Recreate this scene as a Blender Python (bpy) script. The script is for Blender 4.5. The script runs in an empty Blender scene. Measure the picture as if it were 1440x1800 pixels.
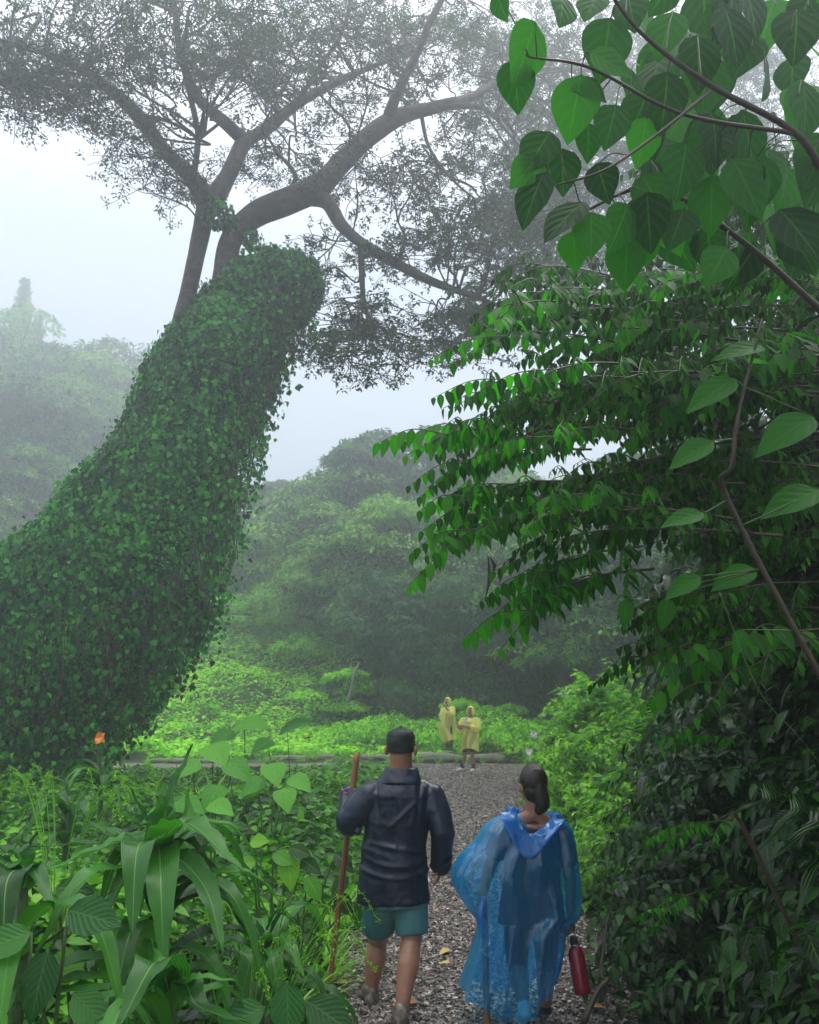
import bpy, bmesh, math, random
import numpy as np
from mathutils import Vector, Matrix

R = math.radians
rng = np.random.default_rng(7)
random.seed(7)
sc = bpy.context.scene
COL = sc.collection
CAM_H, PITCH = 2.0, R(12.7)
SP, CP = math.sin(PITCH), math.cos(PITCH)

# ------------------------------------------------------------------ helpers
def P(px, py, d):
    """world point at ground distance d seen at photo coordinates px, py"""
    x, y = (px - 720) / 1440, (900 - py) / 1440
    k = d / (CP - y * SP)
    return np.array([x * k, d, CAM_H + (SP + y * CP) * k])

def pxm(d, py=1300):
    """metres per photo pixel at distance d"""
    return d / (CP - (900 - py) / 1440 * SP) / 1440

def N(v):
    v = np.asarray(v, float)
    return v / (np.linalg.norm(v, axis=-1, keepdims=True) + 1e-9)

def sstep(a, b, x):
    t = np.clip((np.asarray(x, float) - a) / (b - a), 0, 1)
    return t * t * (3 - 2 * t)

_ns = np.random.default_rng(3)
_ND = N(_ns.normal(size=(24, 3))); _NP = _ns.uniform(0, 6.28, 24); _NF = 2 ** _ns.uniform(0, 2.2, 24)
def noise(p, f=1.0):
    p = np.asarray(p, float) * f
    return (np.sin((p @ _ND.T) * _NF + _NP + 1.3 * np.sin((p @ _ND[::-1].T) * .8)) / np.sqrt(_NF)).sum(-1) / 6

class Geo:
    def __init__(s):
        s.v, s.f, s.uv, s.r, s.n = [], [], [], [], 0
    def add(s, v, faces, uv=None, rnd=None):
        v = np.asarray(v, float); k = len(v)
        if not isinstance(faces, (list, tuple)): faces = [faces]
        for f in faces:
            f = np.asarray(f, int)
            if len(f): s.f.append(f + s.n)
        s.v.append(v)
        s.uv.append(np.zeros((k, 2)) if uv is None else np.asarray(uv, float))
        s.r.append(np.full(k, .5) if rnd is None else np.broadcast_to(np.asarray(rnd, float), (k,)))
        s.n += k
    def inst(s, tpl, M, T, rnd=None):
        """tpl=(v,f,uv); M (n,3,3) columns are the axes; T (n,3)"""
        v, f, uv = tpl; n = len(T)
        if n == 0: return
        V = np.einsum('nij,vj->nvi', M, v) + T[:, None, :]
        F = (f[None] + (np.arange(n) * len(v))[:, None, None]).reshape(-1, f.shape[1])
        if rnd is None: rnd = rng.random(n)
        s.add(V.reshape(-1, 3), F, np.tile(uv, (n, 1)), np.repeat(rnd, len(v)))
    def mesh(s, name, mats, smooth=True):
        me = bpy.data.meshes.new(name)
        if s.n == 0: return me
        V = np.concatenate(s.v); UV = np.concatenate(s.uv); RN = np.concatenate(s.r)
        loops = np.concatenate([f.ravel() for f in s.f])
        tot = np.concatenate([np.full(len(f), f.shape[1]) for f in s.f])
        st = np.concatenate([[0], np.cumsum(tot)[:-1]])
        me.vertices.add(len(V)); me.vertices.foreach_set('co', V.ravel().astype(np.float32))
        me.loops.add(len(loops)); me.loops.foreach_set('vertex_index', loops.astype(np.int32))
        me.polygons.add(len(tot)); me.polygons.foreach_set('loop_start', st.astype(np.int32))
        me.polygons.foreach_set('use_smooth', np.full(len(tot), smooth))
        u = me.uv_layers.new(name='UVMap'); u.data.foreach_set('uv', UV[loops].ravel().astype(np.float32))
        a = me.attributes.new('rnd', 'FLOAT', 'POINT'); a.data.foreach_set('value', RN.astype(np.float32))
        me.update(calc_edges=True)
        for m in (mats if isinstance(mats, (list, tuple)) else [mats]): me.materials.append(m)
        return me

def link(name, me, parent=None, loc=None):
    o = bpy.data.objects.new(name, me); COL.objects.link(o)
    if parent is not None:
        o.parent = parent
        o.matrix_parent_inverse = Matrix.Translation(-parent.location) if parent.location.length else Matrix()
    if loc is not None: o.location = loc
    return o

def part(name, geo, mat, parent, smooth=True):
    """part built in world coordinates under an un-rotated empty"""
    me = geo.mesh(name, mat, smooth) if isinstance(geo, Geo) else geo
    return link(name, me, parent)

def tag(o, label=None, cat=None, group=None, kind=None):
    if label: o['label'] = label
    if cat: o['category'] = cat
    if group: o['group'] = group
    if kind: o['kind'] = kind
    return o

def thing(name, loc, label, cat, group=None):
    o = bpy.data.objects.new(name, None); COL.objects.link(o)
    o.location = Vector([float(c) for c in loc]); o.empty_display_size = .2
    return tag(o, label, cat, group)

def frames(direc, normal):
    """rotation matrices: y = direc, z ~ normal"""
    y = N(direc); z = np.asarray(normal, float)
    x = N(np.cross(y, z)); z = np.cross(x, y)
    return np.stack([x, y, z], axis=-1)

def rvec(n, s=1.0): return rng.normal(size=(n, 3)) * s

def spline(pts, per=6):
    pts = np.asarray(pts, float); n = len(pts)
    if n < 3: 
        t = np.linspace(0, 1, per + 1)[:, None]; return pts[0] * (1 - t) + pts[-1] * t
    e = np.vstack([2 * pts[0] - pts[1], pts, 2 * pts[-1] - pts[-2]]); out = []
    for i in range(n - 1):
        a, b, c, d = e[i:i + 4]
        for t in np.linspace(0, 1, per, endpoint=False):
            out.append(.5 * ((2 * b) + (-a + c) * t + (2 * a - 5 * b + 4 * c - d) * t * t + (-a + 3 * b - 3 * c + d) * t ** 3))
    out.append(pts[-1]); return np.array(out)

def tube(g, pts, rad, sides=8, per=5, wob=0.0, rnd=.5, caps=True, flat=1.0):
    pts = np.asarray(pts, float); rad = np.asarray(rad, float)
    c = spline(pts, per) if per > 1 else pts
    r = np.interp(np.linspace(0, 1, len(c)), np.linspace(0, 1, len(rad)), rad)
    t = N(np.gradient(c, axis=0))
    up = np.array([0, 0, 1.]) if abs(t[0][2]) < .9 else np.array([1., 0, 0])
    xs = []; x = N(np.cross(up, t[0]))
    for k in range(len(c)):
        x = N(x - t[k] * (x @ t[k])); xs.append(x)
    xs = np.array(xs); ys = np.cross(t, xs)
    an = np.linspace(0, 2 * math.pi, sides, endpoint=False)
    V = c[:, None] + (xs[:, None] * np.cos(an)[None, :, None] + flat * ys[:, None] * np.sin(an)[None, :, None]) * r[:, None, None]
    if wob: V = V + (V - c[:, None]) * (noise(V.reshape(-1, 3), 1.5).reshape(V.shape[:2])[..., None]) * wob
    m = len(c); L = np.concatenate([[0], np.cumsum(np.linalg.norm(np.diff(c, axis=0), axis=1))])
    uv = np.stack([np.broadcast_to(an / 6.2832, (m, sides)), np.broadcast_to(L[:, None], (m, sides))], -1).reshape(-1, 2)
    i = np.arange(m - 1)[:, None] * sides; j = np.arange(sides)[None]; j2 = (j + 1) % sides
    F = np.stack([i + j, i + j2, i + sides + j2, i + sides + j], -1).reshape(-1, 4)
    fs = [F]
    if caps: fs += [np.arange(sides)[::-1][None], (np.arange(sides) + (m - 1) * sides)[None]]
    g.add(V.reshape(-1, 3), fs, uv, rnd)
    return c

# leaf templates: length 1 along +y, normal +z, width w ; uv x across 0..1, y along
def leaf_tpl(w=.5, nl=6, nw=1, droop=.15, fold=.12, peak=.38, tip=1.6, wave=0.0):
    t = np.linspace(0, 1, nl + 1)
    prof = np.sin(np.pi * t ** (math.log(.5) / math.log(peak))) ** .8
    prof = prof * (1 - .35 * t ** 4 * tip / 1.6); prof[0] = .04; prof[-1] = .02
    k = 2 * nw + 1; u = np.linspace(-1, 1, k)
    V = np.zeros((nl + 1, k, 3)); UV = np.zeros((nl + 1, k, 2))
    for i in range(nl + 1):
        for j in range(k):
            V[i, j] = (u[j] * w / 2 * prof[i], t[i], fold * w * abs(u[j]) * prof[i] - droop * t[i] ** 2 + wave * math.sin(t[i] * 19 + j * 2) * abs(u[j]))
            UV[i, j] = (.5 + u[j] / 2, t[i])
    i = np.arange(nl)[:, None] * k; j = np.arange(k - 1)[None]
    F = np.stack([i + j, i + j + 1, i + k + j + 1, i + k + j], -1).reshape(-1, 4)
    return V.reshape(-1, 3), F, UV.reshape(-1, 2)

def combine(tpls):
    V, F, U, n = [], [], [], 0
    for v, f, u in tpls: V.append(v); F.append(f + n); U.append(u); n += len(v)
    return np.concatenate(V), np.concatenate(F), np.concatenate(U)

def xform(tpl, M, T): return tpl[0] @ np.asarray(M).T + T, tpl[1], tpl[2]

LEAF_LO = leaf_tpl(.6, 2, 1, .1, .15, .45)
LEAF_MID = leaf_tpl(.55, 4, 1, .2, .15, .4)
LEAF_HI = leaf_tpl(.56, 9, 2, .16, .10, .38, wave=.006)
LEAF_ROUND = leaf_tpl(.74, 9, 3, .12, .05, .4, wave=.008)
LEAF_HEART = leaf_tpl(.9, 4, 1, .2, .12, .32)
LEAF_LONG = leaf_tpl(.3, 5, 1, .3, .15, .4)
def rosette(k, lw=.3, up=.1, seed=1):
    r = np.random.default_rng(seed); out = []
    base = leaf_tpl(lw, 2, 1, .25, .2, .5)
    for i in range(k):
        a = 6.283 * i / k + r.uniform(-.3, .3); d = np.array([math.cos(a), math.sin(a), up + r.uniform(-.35, .25)])
        s = r.uniform(.7, 1.15)
        out.append(xform(base, frames(d, np.array([0, 0, 1.]) + r.normal(size=3) * .3) * s, np.zeros(3)))
    return combine(out)
def sprig(k, seed):
    r = np.random.default_rng(seed); out = []; base = leaf_tpl(.42, 2, 1, .2, .2, .5)
    for i in range(k):
        d = np.array([r.normal(), r.normal(), r.normal() * .45 - .15]); p = r.normal(size=3) * [.45, .45, .16]
        out.append(xform(base, frames(d, np.array([0, 0, 1.]) + r.normal(size=3) * .4) * r.uniform(.35, .7), p))
    return combine(out)
ROS5 = rosette(6, .34, .0, 2); ROS7 = rosette(7, .3, .1, 5); SPG1 = sprig(9, 31); SPG2 = sprig(11, 32)

# ------------------------------------------------------------------ materials
def nodes(name):
    m = bpy.data.materials.new(name); m.use_nodes = True
    nt = m.node_tree; nt.nodes.clear()
    return m, nt, nt.nodes, nt.links

def ramp(nt, cols, fac, pos=None):
    r = nt.nodes.new('ShaderNodeValToRGB'); e = r.color_ramp.elements
    pos = pos or [i / (len(cols) - 1) for i in range(len(cols))]
    while len(e) < len(cols): e.new(.5)
    for i, c in enumerate(cols): e[i].position = pos[i]; e[i].color = (*c, 1)
    nt.links.new(fac, r.inputs[0]); return r.outputs[0]

def leaf_mat(name, cols, rough=.4, transl=.35, tcol=None, veins=True, objvar=0.0, patch=.35, spec=.28, vs=9.0, long=False, vk=.55):
    m, nt, nd, lk = nodes(name)
    out = nd.new('ShaderNodeOutputMaterial'); at = nd.new('ShaderNodeAttribute'); at.attribute_name = 'rnd'
    geo = nd.new('ShaderNodeNewGeometry'); nz = nd.new('ShaderNodeTexNoise'); nz.inputs['Scale'].default_value = .45
    nz.inputs['Detail'].default_value = 3
    lk.new(geo.outputs['Position'], nz.inputs['Vector'])
    mx = nd.new('ShaderNodeMath'); mx.operation = 'MULTIPLY_ADD'
    sb = nd.new('ShaderNodeMath'); sb.operation = 'SUBTRACT'; sb.inputs[1].default_value = .5
    lk.new(nz.outputs[0], sb.inputs[0]); lk.new(sb.outputs[0], mx.inputs[0]); mx.inputs[1].default_value = patch * 4
    lk.new(at.outputs['Fac'], mx.inputs[2]); fac = mx.outputs[0]
    if objvar:
        oi = nd.new('ShaderNodeObjectInfo'); m2 = nd.new('ShaderNodeMath'); m2.operation = 'MULTIPLY_ADD'
        s2 = nd.new('ShaderNodeMath'); s2.operation = 'SUBTRACT'; s2.inputs[1].default_value = .5
        lk.new(oi.outputs['Random'], s2.inputs[0]); lk.new(s2.outputs[0], m2.inputs[0]); m2.inputs[1].default_value = objvar
        lk.new(fac, m2.inputs[2]); fac = m2.outputs[0]
    col = ramp(nt, cols, fac)
    bsdf = nd.new('ShaderNodeBsdfPrincipled'); bsdf.inputs['Roughness'].default_value = rough
    bsdf.inputs['Specular IOR Level'].default_value = spec
    if veins:
        uv = nd.new('ShaderNodeUVMap'); sp = nd.new('ShaderNodeSeparateXYZ'); lk.new(uv.outputs[0], sp.inputs[0])
        def M(op, a, b=None, c=None):
            n = nd.new('ShaderNodeMath'); n.operation = op
            for i, q in enumerate((a, b, c)):
                if q is None: continue
                if isinstance(q, (int, float)): n.inputs[i].default_value = q
                else: lk.new(q, n.inputs[i])
            return n.outputs[0]
        ax = M('ABSOLUTE', M('SUBTRACT', sp.outputs[0], .5))
        if long: s = M('SINE', M('MULTIPLY', ax, 110.0))
        else: s = M('SINE', M('MULTIPLY', M('SUBTRACT', sp.outputs[1], M('MULTIPLY', ax, .75)), vs * 6.283))
        vein = M('POWER', M('MULTIPLY_ADD', s, .5, .5), 8.0 if not long else 3.0)
        mid = M('LESS_THAN', ax, .022)
        v = M('MAXIMUM', M('MULTIPLY', vein, .35 * vk if not long else .22), M('MULTIPLY', mid, .8 if long else 1.1 * vk))
        mixc = nd.new('ShaderNodeMixRGB'); lk.new(v, mixc.inputs[0]); lk.new(col, mixc.inputs[1])
        c = cols[-1]; mixc.inputs[2].default_value = (min(1, c[0] * 1.7 + .03), min(1, c[1] * 1.35 + .03), c[2] * 1.5 + .02, 1)
        col = mixc.outputs[0]
        bp = nd.new('ShaderNodeBump'); bp.inputs['Strength'].default_value = .22; bp.inputs['Distance'].default_value = .0025
        lk.new(s, bp.inputs['Height']); lk.new(bp.outputs[0], bsdf.inputs['Normal'])
    lk.new(col, bsdf.inputs['Base Color'])
    tr = nd.new('ShaderNodeBsdfTranslucent')
    hs = nd.new('ShaderNodeMixRGB'); hs.blend_type = 'MULTIPLY'; hs.inputs[0].default_value = 1
    lk.new(col, hs.inputs[1]); hs.inputs[2].default_value = (*(tcol or (1.5, 1.9, .7)), 1); lk.new(hs.outputs[0], tr.inputs[0])
    ms = nd.new('ShaderNodeMixShader'); ms.inputs[0].default_value = transl
    lk.new(bsdf.outputs[0], ms.inputs[1]); lk.new(tr.outputs[0], ms.inputs[2]); lk.new(ms.outputs[0], out.inputs[0])
    return m

def surf_mat(name, cols, scale=6.0, rough=.7, bump=.4, bdist=.02, stretch=(1, 1, 1), spec=.4, detail=6, pos=None, obj=True, extra=None, sheen=0):
    m, nt, nd, lk = nodes(name)
    out = nd.new('ShaderNodeOutputMaterial'); b = nd.new('ShaderNodeBsdfPrincipled')
    tc = nd.new('ShaderNodeTexCoord'); mp = nd.new('ShaderNodeMapping'); mp.inputs['Scale'].default_value = stretch
    lk.new(tc.outputs['Object'], mp.inputs[0])
    nz = nd.new('ShaderNodeTexNoise'); nz.inputs['Scale'].default_value = scale; nz.inputs['Detail'].default_value = detail
    nz.inputs['Roughness'].default_value = .65
    lk.new(mp.outputs[0], nz.inputs['Vector'])
    lk.new(ramp(nt, cols, nz.outputs[0], pos or [.3 + .4 * i / (len(cols) - 1) for i in range(len(cols))]), b.inputs['Base Color'])
    b.inputs['Roughness'].default_value = rough; b.inputs['Specular IOR Level'].default_value = spec
    if sheen: b.inputs['Sheen Weight'].default_value = sheen
    bp = nd.new('ShaderNodeBump'); bp.inputs['Strength'].default_value = bump; bp.inputs['Distance'].default_value = bdist
    lk.new(nz.outputs[0], bp.inputs['Height']); lk.new(bp.outputs[0], b.inputs['Normal'])
    lk.new(b.outputs[0], out.inputs[0])
    return m

def film_mat(name, tint, body, alpha=.5, rough=.14):
    m, nt, nd, lk = nodes(name)
    out = nd.new('ShaderNodeOutputMaterial')
    tc = nd.new('ShaderNodeTexCoord'); mp = nd.new('ShaderNodeMapping'); mp.inputs['Scale'].default_value = (1, 1, .5); mp.inputs['Rotation'].default_value = (0, .4, 0)
    lk.new(tc.outputs['Object'], mp.inputs[0])
    nz = nd.new('ShaderNodeTexNoise'); nz.inputs['Scale'].default_value = 8; nz.inputs['Detail'].default_value = 5; nz.inputs['Distortion'].default_value = .5
    lk.new(mp.outputs[0], nz.inputs['Vector'])
    bp = nd.new('ShaderNodeBump'); bp.inputs['Strength'].default_value = 1; bp.inputs['Distance'].default_value = .03
    lk.new(nz.outputs[0], bp.inputs['Height'])
    d = nd.new('ShaderNodeBsdfDiffuse'); d.inputs[0].default_value = (*body, 1); lk.new(bp.outputs[0], d.inputs['Normal'])
    trl = nd.new('ShaderNodeBsdfTranslucent'); trl.inputs[0].default_value = (*body, 1); lk.new(bp.outputs[0], trl.inputs['Normal'])
    m1 = nd.new('ShaderNodeMixShader'); m1.inputs[0].default_value = .45; lk.new(d.outputs[0], m1.inputs[1]); lk.new(trl.outputs[0], m1.inputs[2])
    t = nd.new('ShaderNodeBsdfTransparent'); t.inputs[0].default_value = (*tint, 1)
    lw = nd.new('ShaderNodeLayerWeight'); lw.inputs[0].default_value = .4; lk.new(bp.outputs[0], lw.inputs['Normal'])
    ma = nd.new('ShaderNodeMath'); ma.operation = 'MULTIPLY_ADD'; ma.inputs[1].default_value = .5; ma.inputs[2].default_value = alpha; ma.use_clamp = True
    lk.new(lw.outputs['Facing'], ma.inputs[0])
    ms = nd.new('ShaderNodeMixShader'); lk.new(ma.outputs[0], ms.inputs[0]); lk.new(t.outputs[0], ms.inputs[1]); lk.new(m1.outputs[0], ms.inputs[2])
    gl = nd.new('ShaderNodeBsdfGlossy'); gl.inputs['Roughness'].default_value = rough; gl.inputs[0].default_value = (.95, .97, 1, 1); lk.new(bp.outputs[0], gl.inputs['Normal'])
    fr = nd.new('ShaderNodeFresnel'); fr.inputs[0].default_value = 1.6; lk.new(bp.outputs[0], fr.inputs['Normal'])
    fm = nd.new('ShaderNodeMath'); fm.operation = 'MINIMUM'; fm.inputs[1].default_value = .3; lk.new(fr.outputs[0], fm.inputs[0])
    m3 = nd.new('ShaderNodeMixShader'); lk.new(fm.outputs[0], m3.inputs[0]); lk.new(ms.outputs[0], m3.inputs[1]); lk.new(gl.outputs[0], m3.inputs[2])
    lk.new(m3.outputs[0], out.inputs[0])
    return m

MAT = {}
MAT['ivy'] = leaf_mat('ivy_leaf', [(.003, .024, .005), (.010, .09, .014), (.028, .22, .03), (.10, .42, .05)], .42, .3, veins=False, spec=.16)
MAT['canopy'] = leaf_mat('canopy_leaf', [(.018, .04, .024), (.032, .07, .032), (.05, .11, .04)], .5, .22, veins=False)
MAT['forest'] = leaf_mat('forest_leaf', [(.007, .035, .008), (.025, .12, .015), (.10, .29, .03), (.24, .46, .04)], .5, .3, veins=False, objvar=.8)
MAT['forest_dark'] = leaf_mat('deep_forest_leaf', [(.007, .038, .014), (.022, .10, .026), (.07, .22, .04)], .5, .25, veins=False, objvar=.4)
MAT['cover'] = leaf_mat('clearing_leaf', [(.06, .22, .012), (.17, .48, .016), (.33, .70, .024), (.48, .80, .04)], .5, .35, veins=False)
MAT['under'] = leaf_mat('undergrowth_leaf', [(.005, .03, .004), (.016, .09, .008), (.055, .24, .014), (.17, .42, .024)], .35, .3, vs=6, vk=.3)
MAT['strap'] = leaf_mat('strap_leaf', [(.006, .042, .007), (.02, .11, .014), (.06, .23, .026)], .26, .3, long=True, patch=.08, spec=.3)
MAT['taro'] = leaf_mat('taro_leaf', [(.03, .14, .018), (.06, .24, .026), (.11, .34, .035)], .4, .32, vs=5, patch=.05, vk=.25, spec=.15)
MAT['crinkle'] = leaf_mat('crinkled_leaf', [(.008, .05, .008), (.02, .11, .014), (.05, .19, .02)], .22, .25, vs=8, patch=.08, vk=.25, spec=.25)
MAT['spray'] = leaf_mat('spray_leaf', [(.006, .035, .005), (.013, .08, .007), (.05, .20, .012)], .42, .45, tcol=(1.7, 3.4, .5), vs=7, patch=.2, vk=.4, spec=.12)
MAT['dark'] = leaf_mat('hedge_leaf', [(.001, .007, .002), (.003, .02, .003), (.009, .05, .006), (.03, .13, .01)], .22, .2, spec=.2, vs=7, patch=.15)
MAT['dark_spray'] = leaf_mat('shaded_spray_leaf', [(.002, .014, .003), (.006, .038, .005), (.016, .085, .008), (.04, .17, .012)], .45, .28, vs=7, patch=.15, spec=.04)  # darker copy of the spray leaf, shade of the dense mass put into its colour
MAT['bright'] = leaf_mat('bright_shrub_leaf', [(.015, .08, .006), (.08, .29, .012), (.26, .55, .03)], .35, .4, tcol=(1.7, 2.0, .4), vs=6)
MAT['broad'] = leaf_mat('broad_leaf', [(.006, .038, .006), (.013, .085, .010), (.035, .18, .014)], .4, .48, tcol=(1.4, 2.3, .6), vs=5, patch=.05, vk=.3, spec=.16)
MAT['grass'] = leaf_mat('grass_blade', [(.06, .2, .015), (.14, .38, .025), (.3, .52, .05)], .45, .35, veins=False)
MAT['bark'] = surf_mat('wet_bark', [(.02, .018, .016), (.055, .045, .038), (.10, .08, .065)], 5, .55, .8, .05, (1, 1, .35))
MAT['bark_red'] = surf_mat('reddish_bark', [(.025, .02, .018), (.065, .045, .038), (.12, .085, .07)], 3.2, .6, .8, .06, (1, 1, 2.2))
MAT['stem'] = surf_mat('green_stem', [(.03, .08, .02), (.08, .14, .04)], 20, .5, .2, .002)
MAT['twig'] = surf_mat('brown_twig', [(.03, .022, .014), (.07, .05, .03)], 30, .5, .3, .003)
MAT['log'] = surf_mat('weathered_log', [(.10, .085, .07), (.22, .19, .165), (.34, .3, .27)], 7, .7, .7, .03, (.25, 3, 3))
MAT['stick'] = surf_mat('walking_stick_wood', [(.12, .045, .02), (.26, .105, .045), (.34, .16, .075)], 9, .4, .3, .004, (1, 1, .2))
MAT['soil'] = surf_mat('dark_soil', [(.012, .02, .008), (.03, .04, .014), (.03, .07, .015)], 2.5, .8, .8, .05)
MAT['dead'] = surf_mat('dead_leaf', [(.03, .022, .012), (.07, .045, .03)], 14, .5, .5, .01)
def simple(name, col, rough=.5, spec=.5, metal=0, bump=.1, sc_=40):
    m = surf_mat(name, [tuple(c * .85 for c in col), tuple(min(1, c * 1.12) for c in col)], sc_, rough, bump, .004, spec=spec)
    m.node_tree.nodes['Principled BSDF'].inputs['Metallic'].default_value = metal
    return m
MAT['skin'] = simple('wet_skin', (.34, .16, .10), .36)
MAT['skin2'] = simple('tan_skin', (.30, .14, .085), .45)
MAT['hair'] = surf_mat('dark_hair', [(.012, .009, .007), (.035, .024, .018)], 60, .35, .8, .006, (1, 1, .12))
MAT['jacket'] = surf_mat('navy_nylon', [(.004, .008, .022), (.009, .017, .042)], 5, .3, .3, .03, (1, 1, 1.5), spec=.45, detail=2)
MAT['cap'] = simple('charcoal_cap', (.014, .02, .018), .6, .3, bump=.5, sc_=220)
MAT['shorts'] = surf_mat('teal_shorts', [(.03, .10, .11), (.05, .17, .18), (.085, .25, .25)], 9, .55, .4, .01, (1, 1, .4))
MAT['black'] = simple('black_cloth', (.012, .012, .016), .7)
MAT['navytee'] = simple('dark_tee', (.012, .02, .03), .8)
MAT['paletee'] = simple('pale_tee', (.5, .5, .48), .8)
MAT['legging'] = simple('dark_leggings', (.02, .02, .03), .6)
MAT['shoe'] = surf_mat('muddy_shoe', [(.02, .018, .016), (.12, .09, .07), (.35, .32, .28)], 22, .6, .4, .01)
MAT['sole'] = simple('pale_blue_sole', (.42, .60, .62), .5)
MAT['white'] = simple('white_shoe', (.6, .6, .62), .5)
MAT['sock'] = simple('black_sock', (.02, .02, .022), .9)
MAT['bottle'] = simple('crimson_enamel', (.2, .006, .022), .22, .6)
MAT['metal'] = simple('steel_ring', (.6, .6, .6), .25, metal=1)
MAT['blue_film'] = film_mat('blue_plastic', (.36, .78, 1.0), (.03, .46, .95), .2)
MAT['blue_hood'] = film_mat('blue_plastic_layers', (.2, .58, .92), (.03, .34, .8), .42)
MAT['yellow_film'] = film_mat('yellow_plastic', (.98, .98, .55), (1.0, 1.0, .2), .78)
MAT['orange'] = simple('orange_petal', (.9, .28, .02), .5)
MAT['yellowf'] = simple('yellow_petal', (.85, .6, .05), .5)
MAT['whitef'] = simple('white_petal', (.75, .78, .75), .5)
MAT['pink'] = simple('pink_petal', (.7, .25, .45), .5)
MAT['red'] = simple('patch_red', (.6, .03, .04), .6)
MAT['pblue'] = simple('patch_blue', (.03, .06, .4), .6)
MAT['eye'] = simple('dark_eye', (.02, .015, .012), .2)
MAT['lip'] = simple('lip', (.3, .08, .07), .4)

# path surface: wet mulch and gravel
def path_mat():
    m, nt, nd, lk = nodes('wet_mulch')
    out = nd.new('ShaderNodeOutputMaterial'); b = nd.new('ShaderNodeBsdfPrincipled')
    tc = nd.new('ShaderNodeTexCoord'); v = nd.new('ShaderNodeTexVoronoi'); v.inputs['Scale'].default_value = 26
    nz = nd.new('ShaderNodeTexNoise'); nz.inputs['Scale'].default_value = 1.3; nz.inputs['Detail'].default_value = 5
    lk.new(tc.outputs['Object'], v.inputs['Vector']); lk.new(tc.outputs['Object'], nz.inputs['Vector'])
    sp = nd.new('ShaderNodeSeparateColor'); lk.new(v.outputs['Color'], sp.inputs[0])
    c1 = ramp(nt, [(.04, .032, .028), (.11, .09, .08), (.21, .175, .155), (.34, .3, .27)], sp.outputs[0])
    c2 = ramp(nt, [(.45, .4, .38), (1, 1, 1)], nz.outputs[0], [.35, .6])
    mx = nd.new('ShaderNodeMixRGB'); mx.blend_type = 'MULTIPLY'; mx.inputs[0].default_value = 1
    lk.new(c1, mx.inputs[1]); lk.new(c2, mx.inputs[2]); lk.new(mx.outputs[0], b.inputs['Base Color'])
    b.inputs['Roughness'].default_value = .42
    bp = nd.new('ShaderNodeBump'); bp.inputs['Strength'].default_value = 1; bp.inputs['Distance'].default_value = .02
    lk.new(v.outputs['Distance'], bp.inputs['Height']); lk.new(bp.outputs[0], b.inputs['Normal'])
    lk.new(b.outputs[0], out.inputs[0]); return m
MAT['path'] = path_mat()
def chip_mat(name, cols, rough=.2):
    m, nt, nd, lk = nodes(name)
    out = nd.new('ShaderNodeOutputMaterial'); b = nd.new('ShaderNodeBsdfPrincipled')
    at = nd.new('ShaderNodeAttribute'); at.attribute_name = 'rnd'
    lk.new(ramp(nt, cols, at.outputs['Fac']), b.inputs['Base Color']); b.inputs['Roughness'].default_value = rough
    lk.new(b.outputs[0], out.inputs[0]); return m
MAT['chips'] = chip_mat('wood_chip', [(.015, .011, .009), (.045, .034, .029), (.125, .098, .083), (.25, .205, .175), (.48, .42, .37)])
MAT['litter'] = chip_mat('fallen_leaf', [(.3, .08, .03), (.45, .2, .05), (.5, .42, .1), (.2, .11, .06)], .4)

# ------------------------------------------------------------------ terrain
def terrain(x, y):
    x = np.asarray(x, float); y = np.asarray(y, float)
    z = .25 * np.maximum(0, y - 27.5) * sstep(27.5, 40, y) * (1 - .55 * sstep(55, 95, y))
    z = z + 9 * sstep(-12, -55, x) * sstep(35, 80, y)
    z = z + 2.5 * sstep(5, 30, x) * sstep(10, 40, y)
    q = np.stack([x, y, 0 * x], -1)
    off = sstep(1.3, 4, np.abs(x - pathc(y))) * (1 - .9 * sstep(20, 22, y) * sstep(27, 26, y))
    z = z + off * (noise(q, .35) * .14 + .05) + sstep(30, 45, y) * noise(q, .12) * .5
    return z
def pathc(y): return .40 + 1.15 * sstep(3, 24, y) - .15 * sstep(6, 0, y)

xs = np.concatenate([np.linspace(-110, -14, 40), np.linspace(-13.5, 13.5, 110), np.linspace(14, 110, 40)])
ys = np.concatenate([np.linspace(-25, -1, 10), np.linspace(0, 45, 160), np.linspace(46, 150, 60)])
X, Y = np.meshgrid(xs, ys); Z = terrain(X, Y)
nx, ny = len(xs), len(ys); i = np.arange(ny - 1)[:, None] * nx; j = np.arange(nx - 1)[None]
g = Geo(); g.add(np.stack([X, Y, Z], -1).reshape(-1, 3), np.stack([i + j, i + j + 1, i + nx + j + 1, i + nx + j], -1).reshape(-1, 4))
tag(link('ground', g.mesh('ground', MAT['soil'])), kind='structure')

# path: forward strip + cross strip at d 22..26
def strip(cl, wd, name, dz):
    g = Geo(); n = len(cl); t = N(np.gradient(cl, axis=0)); nrm = np.stack([-t[:, 1], t[:, 0]], -1)
    k = 9; u = np.linspace(-1, 1, k); w = np.array(wd)[:, None] * (1 + .1 * np.sin(np.arange(n) * .9)[:, None])
    xy = cl[:, None] + nrm[:, None] * (u[None, :, None] * w[..., None])
    z = terrain(xy[..., 0], xy[..., 1]) + dz - .03 * (np.abs(u)[None] > .9)
    V = np.concatenate([xy, z[..., None]], -1).reshape(-1, 3)
    i = np.arange(n - 1)[:, None] * k; j = np.arange(k - 1)[None]
    g.add(V, np.stack([i + j, i + j + 1, i + k + j + 1, i + k + j], -1).reshape(-1, 4)[:, ::-1])
    return tag(link(name, g.mesh(name, MAT['path'])), kind='structure')
yy = np.linspace(-3, 23, 60); strip(np.stack([pathc(yy), yy], -1), 1.0 + .25 * sstep(8, 22, yy), 'path', .03)
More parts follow.
